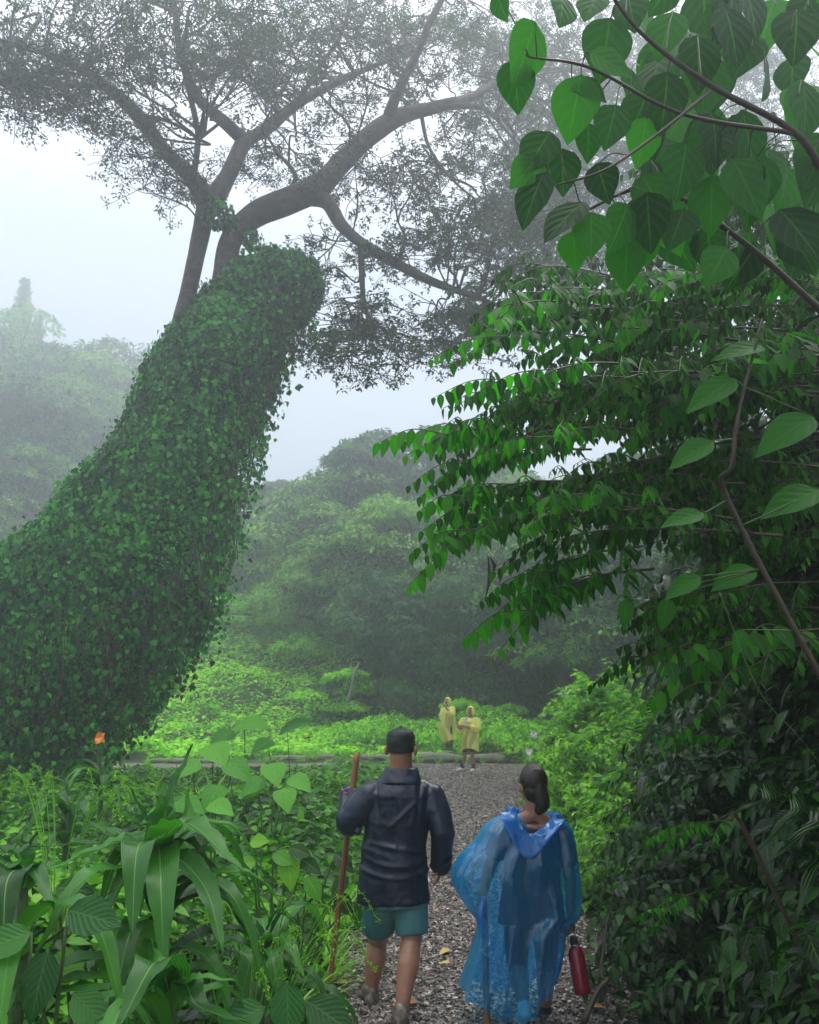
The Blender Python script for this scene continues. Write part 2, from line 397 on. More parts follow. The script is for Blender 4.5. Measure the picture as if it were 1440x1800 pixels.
xx = np.linspace(3.6, -16, 50); strip(np.stack([xx, 24.0 + .5 * sstep(0, -12, xx)], -1), np.full(50, 1.9), 'crossing_path', .036)

# ------------------------------------------------------------------ wood chips and litter on the path
def path_points(n, y0=3.5, y1=25.8):
    y = y0 * (y1 / y0) ** (rng.random(n)); w = 1.05 + .3 * sstep(8, 22, y)
    x = pathc(y) + (rng.random(n) * 2 - 1) * w
    return x, y
g = Geo(); n = 46000; x, y = path_points(n)
chip = (np.array([[-.5, -.5, 0], [.5, -.5, .0], [.5, .5, .0], [-.5, .5, 0], [-.4, -.4, .3], [.45, -.35, .35], [.4, .4, .28], [-.35, .45, .33]]),
        np.array([[4, 5, 6, 7], [0, 1, 5, 4], [1, 2, 6, 5], [2, 3, 7, 6], [3, 0, 4, 7]]), np.zeros((8, 2)))
s = (.009 + .014 * rng.random(n) ** 2) * (1 + .05 * y)
M = frames(N(rvec(n) * [1, 1, .25]), np.array([0, 0, 1.]) + rvec(n, .3)) * (np.stack([s * .6, s * 1.4, s], -1))[:, None, :]
g.inst(chip, M, np.stack([x, y, terrain(x, y) + .032], -1), rng.random(n))
tag(link('wood_chips', g.mesh('wood_chips', MAT['chips'], False)), 'wet grey brown wood chips and gravel covering the path', 'gravel', kind='stuff')
g = Geo(); n = 2600; x, y = path_points(n); x += rng.normal(size=n) * .2
M = frames(N(rvec(n) * [1, 1, .2]), np.array([0, 0, 1.]) + rvec(n, .35)) * ((.02 + .03 * rng.random(n))[:, None, None])
g.inst(LEAF_LO, M, np.stack([x, y, terrain(x, y) + .05], -1), rng.random(n) ** .5 * .4 + .6)
tag(link('leaf_litter', g.mesh('leaf_litter', MAT['chips'])), 'small dead brown leaves strewn over the path', 'leaf litter', kind='stuff')
FALL = [(790, 1668, 'yellow', .55, .10), (735, 1762, 'rust red', .05, .11), (690, 1765, 'orange', .3, .1), (668, 1728, 'orange', .25, .07), (610, 1728, 'pale yellow', .65, .10),
        (858, 1435, 'yellow', .6, .10), (790, 1692, 'pale yellow', .62, .07), (798, 1490, 'red', .02, .08), (845, 1565, 'brown', .95, .09), (815, 1400, 'tan', .5, .1),
        (668, 1711, 'yellow green', .6, .07), (1035, 1768, 'tan', .5, .1), (760, 1600, 'brown', .9, .07), (775, 1540, 'tan', .5, .07)]
where = ['between the man\'s and the woman\'s knees', 'beside the man\'s right shoe', 'just left of the man\'s right ankle', 'between the man\'s ankles', 'left of the man\'s left ankle',
         'above the woman\'s left shoulder', 'beside the woman\'s stick', 'by the man\'s right forearm', 'by the woman\'s left hip', 'on the far half of the path',
         'between the man\'s calves', 'right of the red bottle', 'by the man\'s right hip', 'by the man\'s right cuff']
for (px, py, cn, r, s), w in zip(FALL, where):
    y_ = (900 - py) / 1440; sl = (SP + y_ * CP) / (CP - y_ * SP); d = -(CAM_H - .06) / sl; p = P(px, py, d)
    g = Geo(); g.inst(LEAF_HI, frames(N(rvec(1) * [1, .5, 0]), np.array([[0, -.1, 1.]])) * s * 1.2, np.array([p]), np.array([r]))
    tag(link('fallen_leaf', g.mesh('fallen_leaf', MAT['litter'])), f'{cn} fallen leaf lying on the wet path {w}', 'leaf', 'fallen leaves on the path')

# ------------------------------------------------------------------ the big vine covered tree (left)
TD = 17.0
tree = thing('rain_tree', P(60, 1370, TD) * [1, 1, 0], 'huge leaning tree wrapped in creeping vines with a wide spreading crown', 'tree')
def Pn(lst, default=TD):
    return np.array([P(a[0], a[1], a[2] if len(a) > 2 else default) for a in lst])
CL = [(-230, 1420), (-150, 1290), (8, 1148), (172, 1020), (272, 870), (332, 740), (366, 650), (398, 590), (438, 530)]
CR = [215, 195, 162, 130, 108, 92, 80, 70, 58]
cl = spline(Pn(CL), 8); cr = np.interp(np.linspace(0, 1, len(cl)), np.linspace(0, 1, len(CR)), CR) * pxm(TD, 1000)
g = Geo(); tube(g, Pn(CL), np.array(CR) * pxm(TD, 1000) * .66, 28, 6, .1, flat=.8)
part('trunk', g, MAT['bark'], tree)
def limb(pts, rad, name='limb', mat='bark', sides=12, d=TD, wob=.14):
    g = Geo(); r = np.array(rad) * pxm(d, 400) * .74; c = tube(g, Pn(pts, d), r, sides, 6, wob)
    part(name, g, MAT[mat], tree); return c
LIMBS = []
LIMBS.append(limb([(330, 640), (318, 590), (330, 520), (345, 450), (356, 400), (368, 350)], [38, 26, 21, 18, 19, 25], mat='bark_red', sides=14))
LIMBS.append(limb([(368, 360), (335, 310, 16.8), (290, 265, 16.5), (240, 200, 16), (185, 150, 15.5), (150, 125, 15), (70, 90, 14.5), (-40, 60, 14)], [28, 21, 19, 16, 13, 10, 7, 3]))
LIMBS.append(limb([(368, 362), (400, 310, 17.2), (422, 262, 17.4), (430, 245, 17.5)], [27, 20, 19, 19]))
LIMBS.append(limb([(430, 248, 17.5), (395, 215, 17), (350, 175, 16.6), (325, 120, 16), (312, 60, 15.5), (305, -20, 15)], [17, 15, 12, 10, 7, 5]))
LIMBS.append(limb([(430, 248, 17.5), (470, 225, 18), (520, 185, 18.5), (590, 145, 19), (660, 115, 19.5), (720, 95, 20)], [17, 15, 13, 11, 7, 4]))
LIMBS.append(limb([(342, 300, 16.9), (348, 240, 16.5), (335, 170, 16), (322, 110, 15.6), (330, 30, 15)], [8, 7, 6, 5, 3]))
LIMBS.append(limb([(400, 620), (398, 545), (396, 475), (410, 415), (450, 377), (510, 352), (560, 328), (600, 285), (650, 238), (700, 207), (760, 190), (800, 180)],
                  [50, 40, 27, 26, 29, 29, 28, 27, 23, 20, 16, 13], mat='bark_red', sides=14))
LIMBS.append(limb([(680, 215), (700, 160, 16.5), (735, 90, 16), (760, 30, 15.5), (800, -40, 15)], [15, 12, 9, 8, 5]))
LIMBS.append(limb([(780, 185), (830, 170, 17.5), (900, 130, 18.5), (990, 120, 20), (1080, 130, 22)], [13, 10, 8, 6, 3]))
LIMBS.append(limb([(780, 188), (850, 190, 16.5), (900, 240, 16), (940, 290, 15.5)], [8, 6, 4, 2]))
LIMBS.append(limb([(540, 345), (575, 355), (600, 395, 16.8), (640, 430, 16.5), (700, 465, 16.2), (760, 495, 16), (830, 520, 15.8), (900, 545, 15.6)], [20, 18, 15, 13, 11, 9, 6, 3]))
LIMBS.append(limb([(635, 430, 16.5), (636, 480, 16.4), (640, 530, 16.3), (655, 570, 16.2)], [8, 7, 6, 3]))
LIMBS.append(limb([(500, 345), (520, 310), (490, 270), (470, 240)], [6, 5, 4, 3]))
LIMBS.append(limb([(740, 198), (755, 260, 17.2), (800, 320, 17), (850, 360, 16.5)], [6, 4, 3, 2]))
LIMBS.append(limb([(700, 463, 16.2), (712, 420, 16.2), (700, 390, 16.2)], [5, 4, 2]))
LIMBS.append(limb([(185, 150, 15.5), (110, 150, 15), (30, 140, 14.5)], [7, 5, 2]))
LIMBS.append(limb([(240, 200, 16), (300, 215, 16), (350, 245, 16)], [5, 4, 2]))
LIMBS.append(limb([(520, 185, 18.5), (560, 120, 18), (600, 60, 17.5), (620, -20, 17)], [8, 6, 5, 3]))
LIMBS.append(limb([(440, 530), (480, 510), (505, 505)], [74, 66, 58], name='stub', sides=16))
ALLP = np.concatenate(LIMBS[:-1])

# crown: flat leafy pads
PADS = [  # cx, cy, rx, ry, n, d0, d1
    (110, 60, 190, 85, 27, 12, 17), (60, 150, 110, 45, 15, 12, 15), (330, 60, 170, 90, 25, 13, 19), (250, 250, 60, 45, 7, 15, 18),
    (190, 205, 90, 35, 7, 13, 16), (480, 130, 110, 75, 17, 15, 20), (560, 50, 160, 65, 26, 14, 20), (410, 300, 70, 45, 6, 17, 20), (310, 330, 60, 28, 5, 16, 18),
    (720, 60, 170, 80, 28, 14, 22), (880, 90, 140, 90, 20, 15, 24), (640, 170, 90, 50, 9, 17, 21), (560, 260, 70, 35, 3, 17, 20),
    (830, 260, 90, 60, 9, 15, 20), (720, 320, 110, 60, 12, 15, 19), (620, 330, 70, 45, 4, 17, 20), (850, 400, 110, 50, 13, 14, 19), (770, 440, 110, 40, 7, 15, 19),
    (930, 460, 90, 50, 10, 14, 19), (600, 590, 60, 45, 5, 15, 17), (690, 560, 125, 60, 9, 14, 17), (640, 640, 110, 28, 5, 14, 17), (760, 610, 100, 40, 6, 14, 17), (600, 400, 60, 40, 2, 16, 18),
    (850, 570, 80, 40, 6, 14, 17), (960, 330, 90, 60, 9, 16, 24), (1000, 200, 110, 80, 12, 18, 26), (560, 480, 40, 30, 2, 16, 18),(350, 160, 90, 60, 6, 15, 18), (1020, 80, 120, 90, 14, 18, 26), (980, 420, 80, 60, 10, 15, 20), (910, 560, 90, 30, 6, 15, 19)]
bg = Geo()
def spr_dir(v, n): return v
PC = []
for cx, cy, rx, ry, n, d0, d1 in PADS:
    for _ in range(n):
        a = rng.random() * 6.283; q = math.sqrt(rng.random()); d = rng.uniform(d0, d1)
        c = P(cx + rx * q * math.cos(a), cy + ry * q * math.sin(a), d); PC.append(c)
PC = np.array(PC); twig = Geo()
cT, cM = [], []
crown_sets = [[], []]
for k, c in enumerate(PC):
    near = ALLP[np.argmin(np.linalg.norm(ALLP - c, axis=1) + .35 * np.maximum(0, ALLP[:, 2] - c[2] + .4))]
    L = np.linalg.norm(near - c)
    mid = near * .5 + c * .5 + rvec(1, .12 * L)[0] + np.array([0, 0, .04 * L])
    m2 = near * .8 + c * .2 + rvec(1, .08 * L)[0]
    cc = tube(twig, [near, m2, mid, c], [.015 + .009 * L, .012 + .006 * L, .02, .012], 5, 4, 0, caps=False)
    pr = rng.uniform(.7, 1.25); nt_ = 9
    tips = []
    for t in range(nt_):
        a = rng.random() * 6.283; r = pr * rng.uniform(.6, 1.05)
        e = c + np.array([math.cos(a) * r, math.sin(a) * r, rng.normal() * .12 + .05])
        s0 = cc[rng.integers(len(cc) * 2 // 3, len(cc))]
        m = (s0 + e) / 2 + rvec(1, .08)[0]; tube(twig, [s0, m, e], [.012, .009, .005], 4, 3, 0, caps=False)
        tips.append((m, e))
    nl = int((33 if c[0] < -1.5 else 31) * pr * pr)
    ti = rng.integers(0, nt_, nl); tt = rng.random(nl)[:, None] ** .7
    pm = np.array([tips[i][0] for i in ti]); pe = np.array([tips[i][1] for i in ti])
    crown_sets[k % 2].append(pm * (1 - tt) + pe * tt + rvec(nl, .14) * [1, 1, .38])
for cs in crown_sets:
    T = np.concatenate(cs); n = len(T); g = Geo()
    sz = rng.uniform(.11, .20, n)
    M = frames(rvec(n) * [1, 1, .3], np.array([0, 0, 1.]) + rvec(n, .45)) * sz[:, None, None]
    h = n // 2
    g.inst(SPG1, M[:h], T[:h]); g.inst(SPG2, M[h:], T[h:])
    part('crown', g, MAT['canopy'], tree)
part('twigs', twig, MAT['bark'], tree)

# vines on the trunk
def vine_points(n, off=1.0, smin=0.0, smax=1.0):
    s = rng.uniform(smin, smax, n) ** 1.0; k = s * (len(cl) - 1.001); i0 = k.astype(int); f = (k - i0)[:, None]
    c = cl[i0] * (1 - f) + cl[i0 + 1] * f; r = cr[i0] * (1 - f[:, 0]) + cr[i0 + 1] * f[:, 0]
    t = N(cl[np.minimum(i0 + 1, len(cl) - 1)] - cl[i0]); a = rng.uniform(0, 2 * math.pi, n)
    yv = np.array([0, 1., 0]); xv = N(np.cross(t, yv)); yv = np.cross(xv, t)
    dr = xv * np.cos(a)[:, None] + yv * np.sin(a)[:, None] * .75
    bump = 1.0 + .24 * np.maximum(-.3, noise(c * .8 + dr * 2.2, 1.0)) + .08 * noise(c * 2 + dr * 5, 1.0)
    p = c + dr * (r * bump * off)[:, None]
    return p, N(dr)
g = Geo()
p, nn = vine_points(125000, .98)
p = p + nn * np.abs(rng.normal(size=(len(p), 1))) * np.where(nn[:, :1] > .3, .26, .13) - nn * .05
keep = (p[:, 2] > .05)
# thinner on the shaded right edge so that holes show through
thin = (nn[:, 0] > .45) & (rng.random(len(p)) < .35); keep &= ~thin
p, nn = p[keep], nn[keep]; n = len(p)
dirn = N(np.array([0, 0, -1.]) + nn * .25 + rvec(n, .42)); M = frames(dirn, nn + np.array([0, 0, .45]) + rvec(n, .3)) * (rng.uniform(.075, .14, n) * (1 + .25 * noise(p, 1.3)))[:, None, None]
g.inst(LEAF_HEART, M, p)
# loose strands hanging over the surface
ps, ns_ = vine_points(520, 1.06, .18, .98); sel = ns_[:, 1] < .4; ps, ns_ = ps[sel], ns_[sel]
for a_, b_ in zip(ps, ns_):
    L_ = rng.uniform(.6, 2.6); k_ = int(L_ / .05); t_ = rng.random(k_); sw_ = rng.normal(size=2) * .15
    q_ = a_ + b_ * .12 + np.stack([sw_[0] * t_ + b_[0] * .1 * t_, -.12 * t_ + sw_[1] * t_, -L_ * t_], -1) + rvec(k_, .07)
    g.inst(LEAF_HEART, frames(N(np.array([0, 0, -1.]) + rvec(k_, .4)), b_ * 1.0 + rvec(k_, .35) + [0, 0, .3]) * rng.uniform(.08, .16, k_)[:, None, None], q_)
# stub ball and collar on limb
for (cx, cy, r, d, n) in [(505, 505, 64, 17, 5200), (442, 515, 64, 17, 3300), (335, 600, 40, 17, 700), (470, 450, 22, 17, 200), (440, 415, 14, 17, 120), (385, 375, 24, 16.6, 260), (405, 395, 14, 16.8, 120),
                         (398, 600, 80, 17, 4200), (445, 570, 50, 17, 1100), (452, 625, 32, 17, 400), (345, 640, 45, 17, 900)]:
    dv = N(rvec(n)); c = P(cx, cy, d); q = c + dv * (r * pxm(d, 500)) * (1 + .14 * noise(dv * 2 + c, 1)[:, None]) + rvec(n, .06)
    M = frames(N(np.array([0, 0, -1.]) + dv * .2 + rvec(n, .35)), dv + np.array([0, 0, .4])) * rng.uniform(.085, .145, n)[:, None, None]
    g.inst(LEAF_HEART, M, q)
part('vine_cover', g, MAT['ivy'], tree)
# dark inner mat of stems so that the mass is nearly opaque
g = Geo(); tube(g, Pn([(500, 505), (450, 530)]), [.62, .8], 16, 5, .25); part('burl', g, MAT['bark'], tree)
# hanging curtains below the lean
g = Geo(); gs = Geo()
def curtain(px, py0, py1, d, dens=1.0, spread=.17):
    top = P(px, py0, d); bot = P(px + rng.uniform(-12, 12), py1, d); L = top[2] - max(bot[2], .05)
    if L <= .1: return
    k = int(L / .045 * dens); t = rng.random(k); sw = rng.normal(size=3) * .2
    q = top + np.stack([sw[0] * np.sin(t * 3), sw[1] * t, -L * t], -1) + rvec(k, spread) * [1, 1, .3]
    M = frames(N(np.array([0, 0, -1.]) + rvec(k, .5)), rvec(k) + np.array([0, -.7, .5])) * rng.uniform(.08, .15, k)[:, None, None]
    g.inst(LEAF_HEART, M, q)
    tube(gs, [top, top + [sw[0] * .9, sw[1] * .5, -L * .5], top + [0, sw[1], -L]], [.01, .008, .005], 4, 4, caps=False)
edge = np.array([(-60, 1200, 1400), (40, 1150, 1390), (120, 1130, 1385), (190, 1120, 1360), (245, 1100, 1300), (290, 1080, 1240), (335, 1040, 1180), (365, 1000, 1130), (395, 930, 1060), (430, 850, 980), (450, 700, 860), (462, 620, 760), (492, 560, 690), (530, 540, 640), (560, 520, 590)])
for _ in range(700):
    px = rng.uniform(-60, 535) if rng.random() < .45 else rng.uniform(-20, 370)
    y0 = np.interp(px + 22, edge[:, 0], edge[:, 1]); y1 = np.interp(px, edge[:, 0], edge[:, 2])
    curtain(px, y0 - rng.uniform(0, 60), y1 - rng.uniform(-12, 70) * rng.random(), TD + rng.uniform(-2.0, 1.2) * (1 if px < 350 else .5), rng.uniform(.35, 1.0) * (1 if px < 90 else .62))
part('vine_curtain', g, MAT['ivy'], tree); part('vine_stems', gs, MAT['twig'], tree)

# ------------------------------------------------------------------ generic forest trees
def tree_variant(seed, h, cr_, lobes, nleaf, ls, kind='broad'):
    global rng
    keep = rng; rng = np.random.default_rng(seed)
    tr = Geo(); cg = Geo(); top = np.array([rng.normal() * .4, rng.normal() * .4, h * .72])
    tube(tr, [[0, 0, -.6], [rng.normal() * .3, 0, h * .3], top * [.7, .7, .8], top], [h * .035, h * .026, h * .018, h * .008], 8, 4, .1)
    if kind == 'conifer':
        tube(tr, [top, [0, 0, h]], [h * .008, .02], 5, 2)
        T = []; D = []
        for z in np.linspace(h * .3, h * .985, 30):
            rr = cr_ * (1 - z / h) * 1.5 * rng.uniform(.7, 1.1) + .05
            for a in np.linspace(0, 6.283, 9, endpoint=False) + rng.random() * 3:
                e = np.array([math.cos(a) * rr * rng.uniform(.75, 1.1), math.sin(a) * rr, z + rr * .12]); s0 = np.array([0, 0, z])
                tube(tr, [s0, e], [.03, .01], 3, 1, caps=False)
                k = int(nleaf / 300 * (rr / cr_ + .3)) + 2; t = rng.uniform(.2, 1.05, k)[:, None]
                T.append(s0 * (1 - t) + e * t + rvec(k, .08)); D.append(np.tile(N(e - s0), (k, 1)))
        T = np.concatenate(T); D = np.concatenate(D); n = len(T)
        M = frames(N(D + rvec(n, .7)), np.array([0, 0, 1.]) + rvec(n, .4)) * (ls * rng.uniform(.6, 1.2, n))[:, None, None]
        cg.inst(LEAF_LONG, M, T)
    else:
        per = nleaf // lobes
        for l in range(lobes):
            a = rng.random() * 6.283; q = math.sqrt(rng.uniform(.05, 1)); 
            zf = rng.uniform(.35, 1) if kind != 'draped' else rng.uniform(.1, 1)
            env = rng.uniform(.65, 1.3) * math.sqrt(max(.05, 1 - ((zf - .55) / .55) ** 2)) if kind != 'draped' else (1.05 - .35 * zf)
            c = np.array([math.cos(a) * cr_ * q * env * .8, math.sin(a) * cr_ * q * env * .8, h * (zf * .86 + rng.normal() * .045)])
            lr = cr_ * rng.uniform(.13, .33)
            tube(tr, [top * rng.uniform(.4, .95), (top * .5 + c) * [.6, .6, .66], c], [.09, .06, .02], 4, 3, caps=False)
            dv = N(rvec(per)); dv[:, 2] = np.abs(dv[:, 2]) * (1 if kind != 'draped' else .8) - .25
            rr = rng.uniform(.55, 1.0, per)[:, None] ** .5
            p = c + dv * rr * lr * [1.3, 1.3, .5] * (1 + .3 * noise(dv * 3 + c, 1)[:, None])
            if kind == 'droop': p[:, 2] -= .35 * np.linalg.norm((p - c)[:, :2], axis=1) ** 1.5 / lr * .9
            if kind == 'draped': p[:, 2] -= rng.random(per) ** 2 * lr * 1.1
            dr = N(dv * [1, 1, .2] + rvec(per, .6) + np.array([0, 0, -.45 if kind == 'broad' else -.9]))
            M = frames(dr, dv + np.array([0, 0, .8]) + rvec(per, .45)) * (ls * rng.uniform(.55, 1.25, per))[:, None, None]
            cg.inst(LEAF_MID if kind == 'x' else (LEAF_LO if l % 3 else ROS5), M, p)
    rng = keep
    return tr.mesh('trunk', MAT['bark']), cg
VAR = {}
def mk(name, *a, mat='forest', **k):
    t, c = tree_variant(*a, **k); VAR[name] = (t, c.mesh('crown', MAT[mat]))
mk('broadA', 11, 9, 4.6, 60, 16000, .26)
mk('broadB', 12, 10, 4.0, 40, 14000, .27)
mk('droopA', 13, 10, 4.6, 66, 18000, .25, kind='droop')
mk('droopB', 14, 8, 4.4, 44, 14000, .26, kind='droop')
mk('darkA', 15, 11, 4.5, 62, 17000, .27, mat='forest_dark')
mk('drapeA', 16, 9, 3.6, 60, 22000, .22, kind='draped', mat='forest_dark')
mk('shrubA', 17, 2.2, 1.9, 26, 9000, .17, mat='cover')
mk('shrubB', 18, 1.5, 2.2, 24, 9000, .19, kind='droop', mat='cover')
mk('tallA', 20, 20, 7.0, 110, 42000, .22, kind='droop')
mk('tallB', 21, 16, 6.0, 100, 40000, .21, kind='broad')
mk('conifer', 19, 20, 2.3, 0, 32000, .24, kind='conifer')
def place_tree(var, x, y, s, label, cat='tree', group=None, name='tree', rz=None, sz=1.0, sink=0.0):
    z = float(terrain(x, y)) - sink
    o = thing(name, (x, y, z), label, cat, group); t, c = VAR[var]
    o.rotation_euler.z = rng.random() * 6.28 if rz is None else rz; o.scale = (s, s, s * sz)
    for nm, me in (('trunk', t), ('crown', c)):
        q = bpy.data.objects.new(nm, me); COL.objects.link(q); q.parent = o
    return o
def at_px(px, d, py=1150): return P(px, py, d)[0]
GT = 'trees of the misty wood behind the clearing'
FOREST = [ # var, px, d, scale, label
    ('darkA', 445, 66, 1.05, 'dark broad tree at the left end of the wood, next to the vine covered trunk'),
    ('darkA', 505, 60, .98, 'dark tree standing back from the clearing, left of the tall layered tree'),
    ('droopB', 395, 58, .9, 'faint tree seen just under the overhanging vines of the big trunk'),
    ('broadB', 470, 74, 1.05, 'greyish tree top rising behind the dark trees at the left end of the wood'),
    ('darkA', 540, 72, 1.15, 'tree behind the gap in the ridge line, left of the tallest crown'),
    ('droopB', 588, 50, 1.42, 'tall layered tree with feathery top at the left shoulder of the wood'),
    ('droopA', 655, 57, 1.3, 'tallest misty crown with a feathery tuft on the skyline of the wood'),
    ('droopB', 728, 52, 1.95, 'broad crown on the skyline under the lowest hanging leaf sprays'),
    ('droopB', 780, 56, 1.35, 'pale tree on the skyline partly hidden by the leaf sprays'),
    ('broadB', 850, 52, 1.3, 'tall tree of the wood mostly behind the middle leaf sprays'),
    ('broadA', 930, 48, 1.25, 'tall tree behind the right hand sprays above the women in yellow'),
    ('droopB', 575, 43, .82, 'lower layered tree with pale green tips left of the draped tree'),
    ('broadA', 640, 41, .95, 'yellow green rounded crown in the middle of the wood'),
    ('droopA', 715, 40, .95, 'layered mid green tree in the middle of the wood'),
    ('broadB', 790, 42, .95, 'rounded tree behind the hanging dead leaf'),
    ('broadA', 860, 38, .95, 'mid height tree at the right of the wood behind the leaf sprays'),
    ('droopB', 950, 36, .95, 'dark layered tree at the right edge of the wood'),
    ('drapeA', 665, 35, .78, 'tree smothered in ivy at the edge of the clearing above the leaning bare pole'),
    ('drapeA', 745, 33.5, .72, 'dark hollow vine draped tree behind the man in the cap'),
    ('drapeA', 825, 33, .80, 'vine draped tree directly behind the two people in yellow'),
    ('drapeA', 905, 32, .85, 'vine draped tree right of the two people in yellow'),
    ('broadB', 1000, 30, .9, 'tree behind the bright shrub at the right edge of the path'),
    ('broadA', 1090, 32, 1.0, 'tree deep behind the dark hedge at the right of the path'),
    ('darkA', 1180, 38, 1.1, 'tall dark tree glimpsed through the sprays at the right'),
    ('broadA', 560, 53, .8, 'low crown filling the dip of the ridge beside the feathery tree'),
]
for v, px, d, s, lab in FOREST:
    place_tree(v, at_px(px, d), d, s, lab, group=GT, sink=.3)
GL = 'trees fading into mist on the left hillside'
LEFT = [('tallA', 0, 78, 1.34, 'tall tree fading into mist at the left edge, just under the conifer spires'),
        ('tallB', 70, 84, 1.42, 'misty crown right under the two conifer spires'),
        ('droopA', 118, 78, 2.6, 'narrow misty tree top right of the conifer spires'),
        ('tallB', 142, 70, 1.25, 'feathery tree fading into mist beside the slanting edge of the big trunk'),
        ('droopB', 182, 72, 1.5, 'smallest misty tree between the left hillside and the trunk'),
        ('broadA', -60, 60, 2.0, 'large pale tree cut by the left edge of the picture'),
        ('droopA', 60, 58, 1.2, 'lower tree in front of the misty left hillside'),
        ('broadA', 10, 42, .75, 'light green bushy tree at the left edge above the vine covered trunk'),
        ('broadB', 90, 44, .62, 'light green rounded bush tree touching the outline of the vine covered trunk'),
        ('droopB', -40, 38, .65, 'light green bush tree low at the left edge')]
for v, px, d, s, lab in LEFT:
    place_tree(v, at_px(px, d, 900), d, s, lab, group=GL)
place_tree('conifer', at_px(42, 86, 520), 86, 1.72, 'taller of two conifer spires above the misty left trees', cat='conifer', name='conifer')
place_tree('conifer', at_px(68, 88, 560), 88, 1.55, 'shorter of two conifer spires above the misty left trees', cat='conifer', name='conifer')
# shrubs edging the clearing
GS = 'shrubs edging the clearing'
SHR = [('shrubA', 420, 50, 1.1, 'rounded shrub at the back of the clearing left of the fern palm'),
       ('shrubB', 550, 42, 1.0, 'spreading shrub at the back of the clearing under the layered tree'),
       ('shrubA', 605, 34, 1.0, 'shrub left of the leaning bare pole'), ('shrubB', 690, 31, .8, 'low shrub behind the head of the man in the cap'),
       ('shrubB', 745, 30, .75, 'low shrub left of the people in yellow'), ('shrubA', 810, 30.5, .85, 'leafy shrub right behind the people in yellow'),
       ('shrubA', 870, 29.5, .8, 'leafy shrub right of the people in yellow'), ('shrubB', 915, 28, .9, 'shrub at the right end of the fallen log'),
       ('shrubB', 640, 30, .7, 'low shrub at the clearing edge right of the leaning bare pole')]
for v, px, d, s, lab in SHR: place_tree(v, at_px(px, d), d, s, lab, 'shrub', GS, 'shrub')

# far crown of another rain tree behind, upper right
t2 = thing('rain_tree', (14, 30, float(terrain(14, 30))), 'pale far spreading tree whose crown fades behind the big leaves, upper right', 'tree')
g = Geo(); base = np.array([14, 30, 0.]); 
tube(g, [base, base + [-.5, 0, 6], base + [-1.5, 0, 10]], [.6, .5, .4], 10, 4, .1)
forks = []
for e in [(900, 330, 27), (1000, 230, 28), (1100, 120, 28), (1200, 200, 29), (1290, 380, 29), (1350, 300, 30), (1000, 420, 27), (1230, 60, 28)]:
    E = P(*e); S = base + [-1.5, 0, 10]; forks.append(tube(g, [S, S * .5 + E * .5 + rvec(1, .8)[0] + [0, 0, .6], E], [.3, .16, .05], 7, 6, .1))
FP = np.concatenate(forks); gc = Geo(); T = []
for _ in range(170):
    c = P(rng.uniform(870, 1420), rng.uniform(20, 470), rng.uniform(24, 32)); nr = FP[np.argmin(np.linalg.norm(FP - c, axis=1))]
    tube(g, [nr, (nr + c) / 2 + rvec(1, .3)[0], c], [.04, .025, .01], 4, 3, caps=False)
    k = 70; a = rng.random(k) * 6.283; r = rng.random(k) ** .5 * 1.6; T.append(c + np.stack([np.cos(a) * r, np.sin(a) * r, rng.normal(size=k) * .16], -1))
T = np.concatenate(T); n = len(T); gc.inst(ROS7, frames(rvec(n) * [1, 1, .3], np.array([0, 0, 1.]) + rvec(n, .45)) * rng.uniform(.14, .24, n)[:, None, None], T)
part('trunk', g, MAT['bark'], t2); part('crown', gc, MAT['canopy'], t2)

# ------------------------------------------------------------------ clearing and undergrowth
def scatter(geo, n, x, y, z, size, tpl, updir=.8, spread=.6):
    M = frames(N(rvec(n) * [1, 1, .35] + np.array([0, 0, -.15])), np.array([0, -.15, updir]) + rvec(n, spread * .6)) * size[:, None, None]
    geo.inst(tpl, M, np.stack([x, y, z], -1))
def on_path(x, y, m=0.0):
    a = np.abs(x - pathc(y)) < 1.08 + .22 * sstep(8, 22, y) + m
    b = (y > 22.1 - m) & (y < 25.9 + m) & (x < 3.7) & (x > -7.2)
    return (a & (y < 25)) | b
g = Geo(); n = 90000
y = 27.3 + 40 * rng.random(n) ** 1.5; x = (rng.random(n) * 2 - 1) * (y * .55) - y * .05
mound = np.maximum(0, noise(np.stack([x, y, 0 * x], -1), .8)) * .55 + np.maximum(0, noise(np.stack([x, y, 0 * x], -1), 2.2)) * .2
z = terrain(x, y) + .05 + mound + rng.random(n) * .14
scatter(g, n, x, y, z, rng.uniform(.12, .26, n) * (.6 + y / 60), LEAF_LO, .9, .6)
tag(link('ground_cover', g.mesh('ground_cover', MAT['cover'])), 'bright green creeping plants covering the clearing', 'ground cover', kind='stuff')
def near_scatter(n, x0, x1, y0, y1, pw=1.4):
    y = y0 + (y1 - y0) * rng.random(n) ** pw; x = x0(y) + (x1(y) - x0(y)) * rng.random(n); k = ~on_path(x, y, .06)
    return x[k], y[k]
g = Geo(); x, y = near_scatter(100000, lambda y: -.62 * y - .6, lambda y: pathc(y) - .9, 4.2, 22.3)
n = len(x); q = np.stack([x, y, 0 * x], -1)
edgef = sstep(.9, 2.2, pathc(y) - x)
low = 1 - .62 * sstep(12, 19, y)
edgef2 = sstep(1.6, 3.2, pathc(y) - x) * sstep(9, 5, y)
hgt = (.08 + .5 * edgef * low + .45 * edgef2) * (1 + .6 * noise(q, 1.1))
z = terrain(x, y) + np.maximum(.03, hgt) * rng.random(n) ** .45
scatter(g, n, x, y, z, rng.uniform(.06, .15, n) * (.8 + y / 30), LEAF_MID, .7, .7)
tag(link('undergrowth', g.mesh('undergrowth', MAT['under'])), 'dense wet green undergrowth filling the bank left of the path', 'undergrowth', kind='stuff')
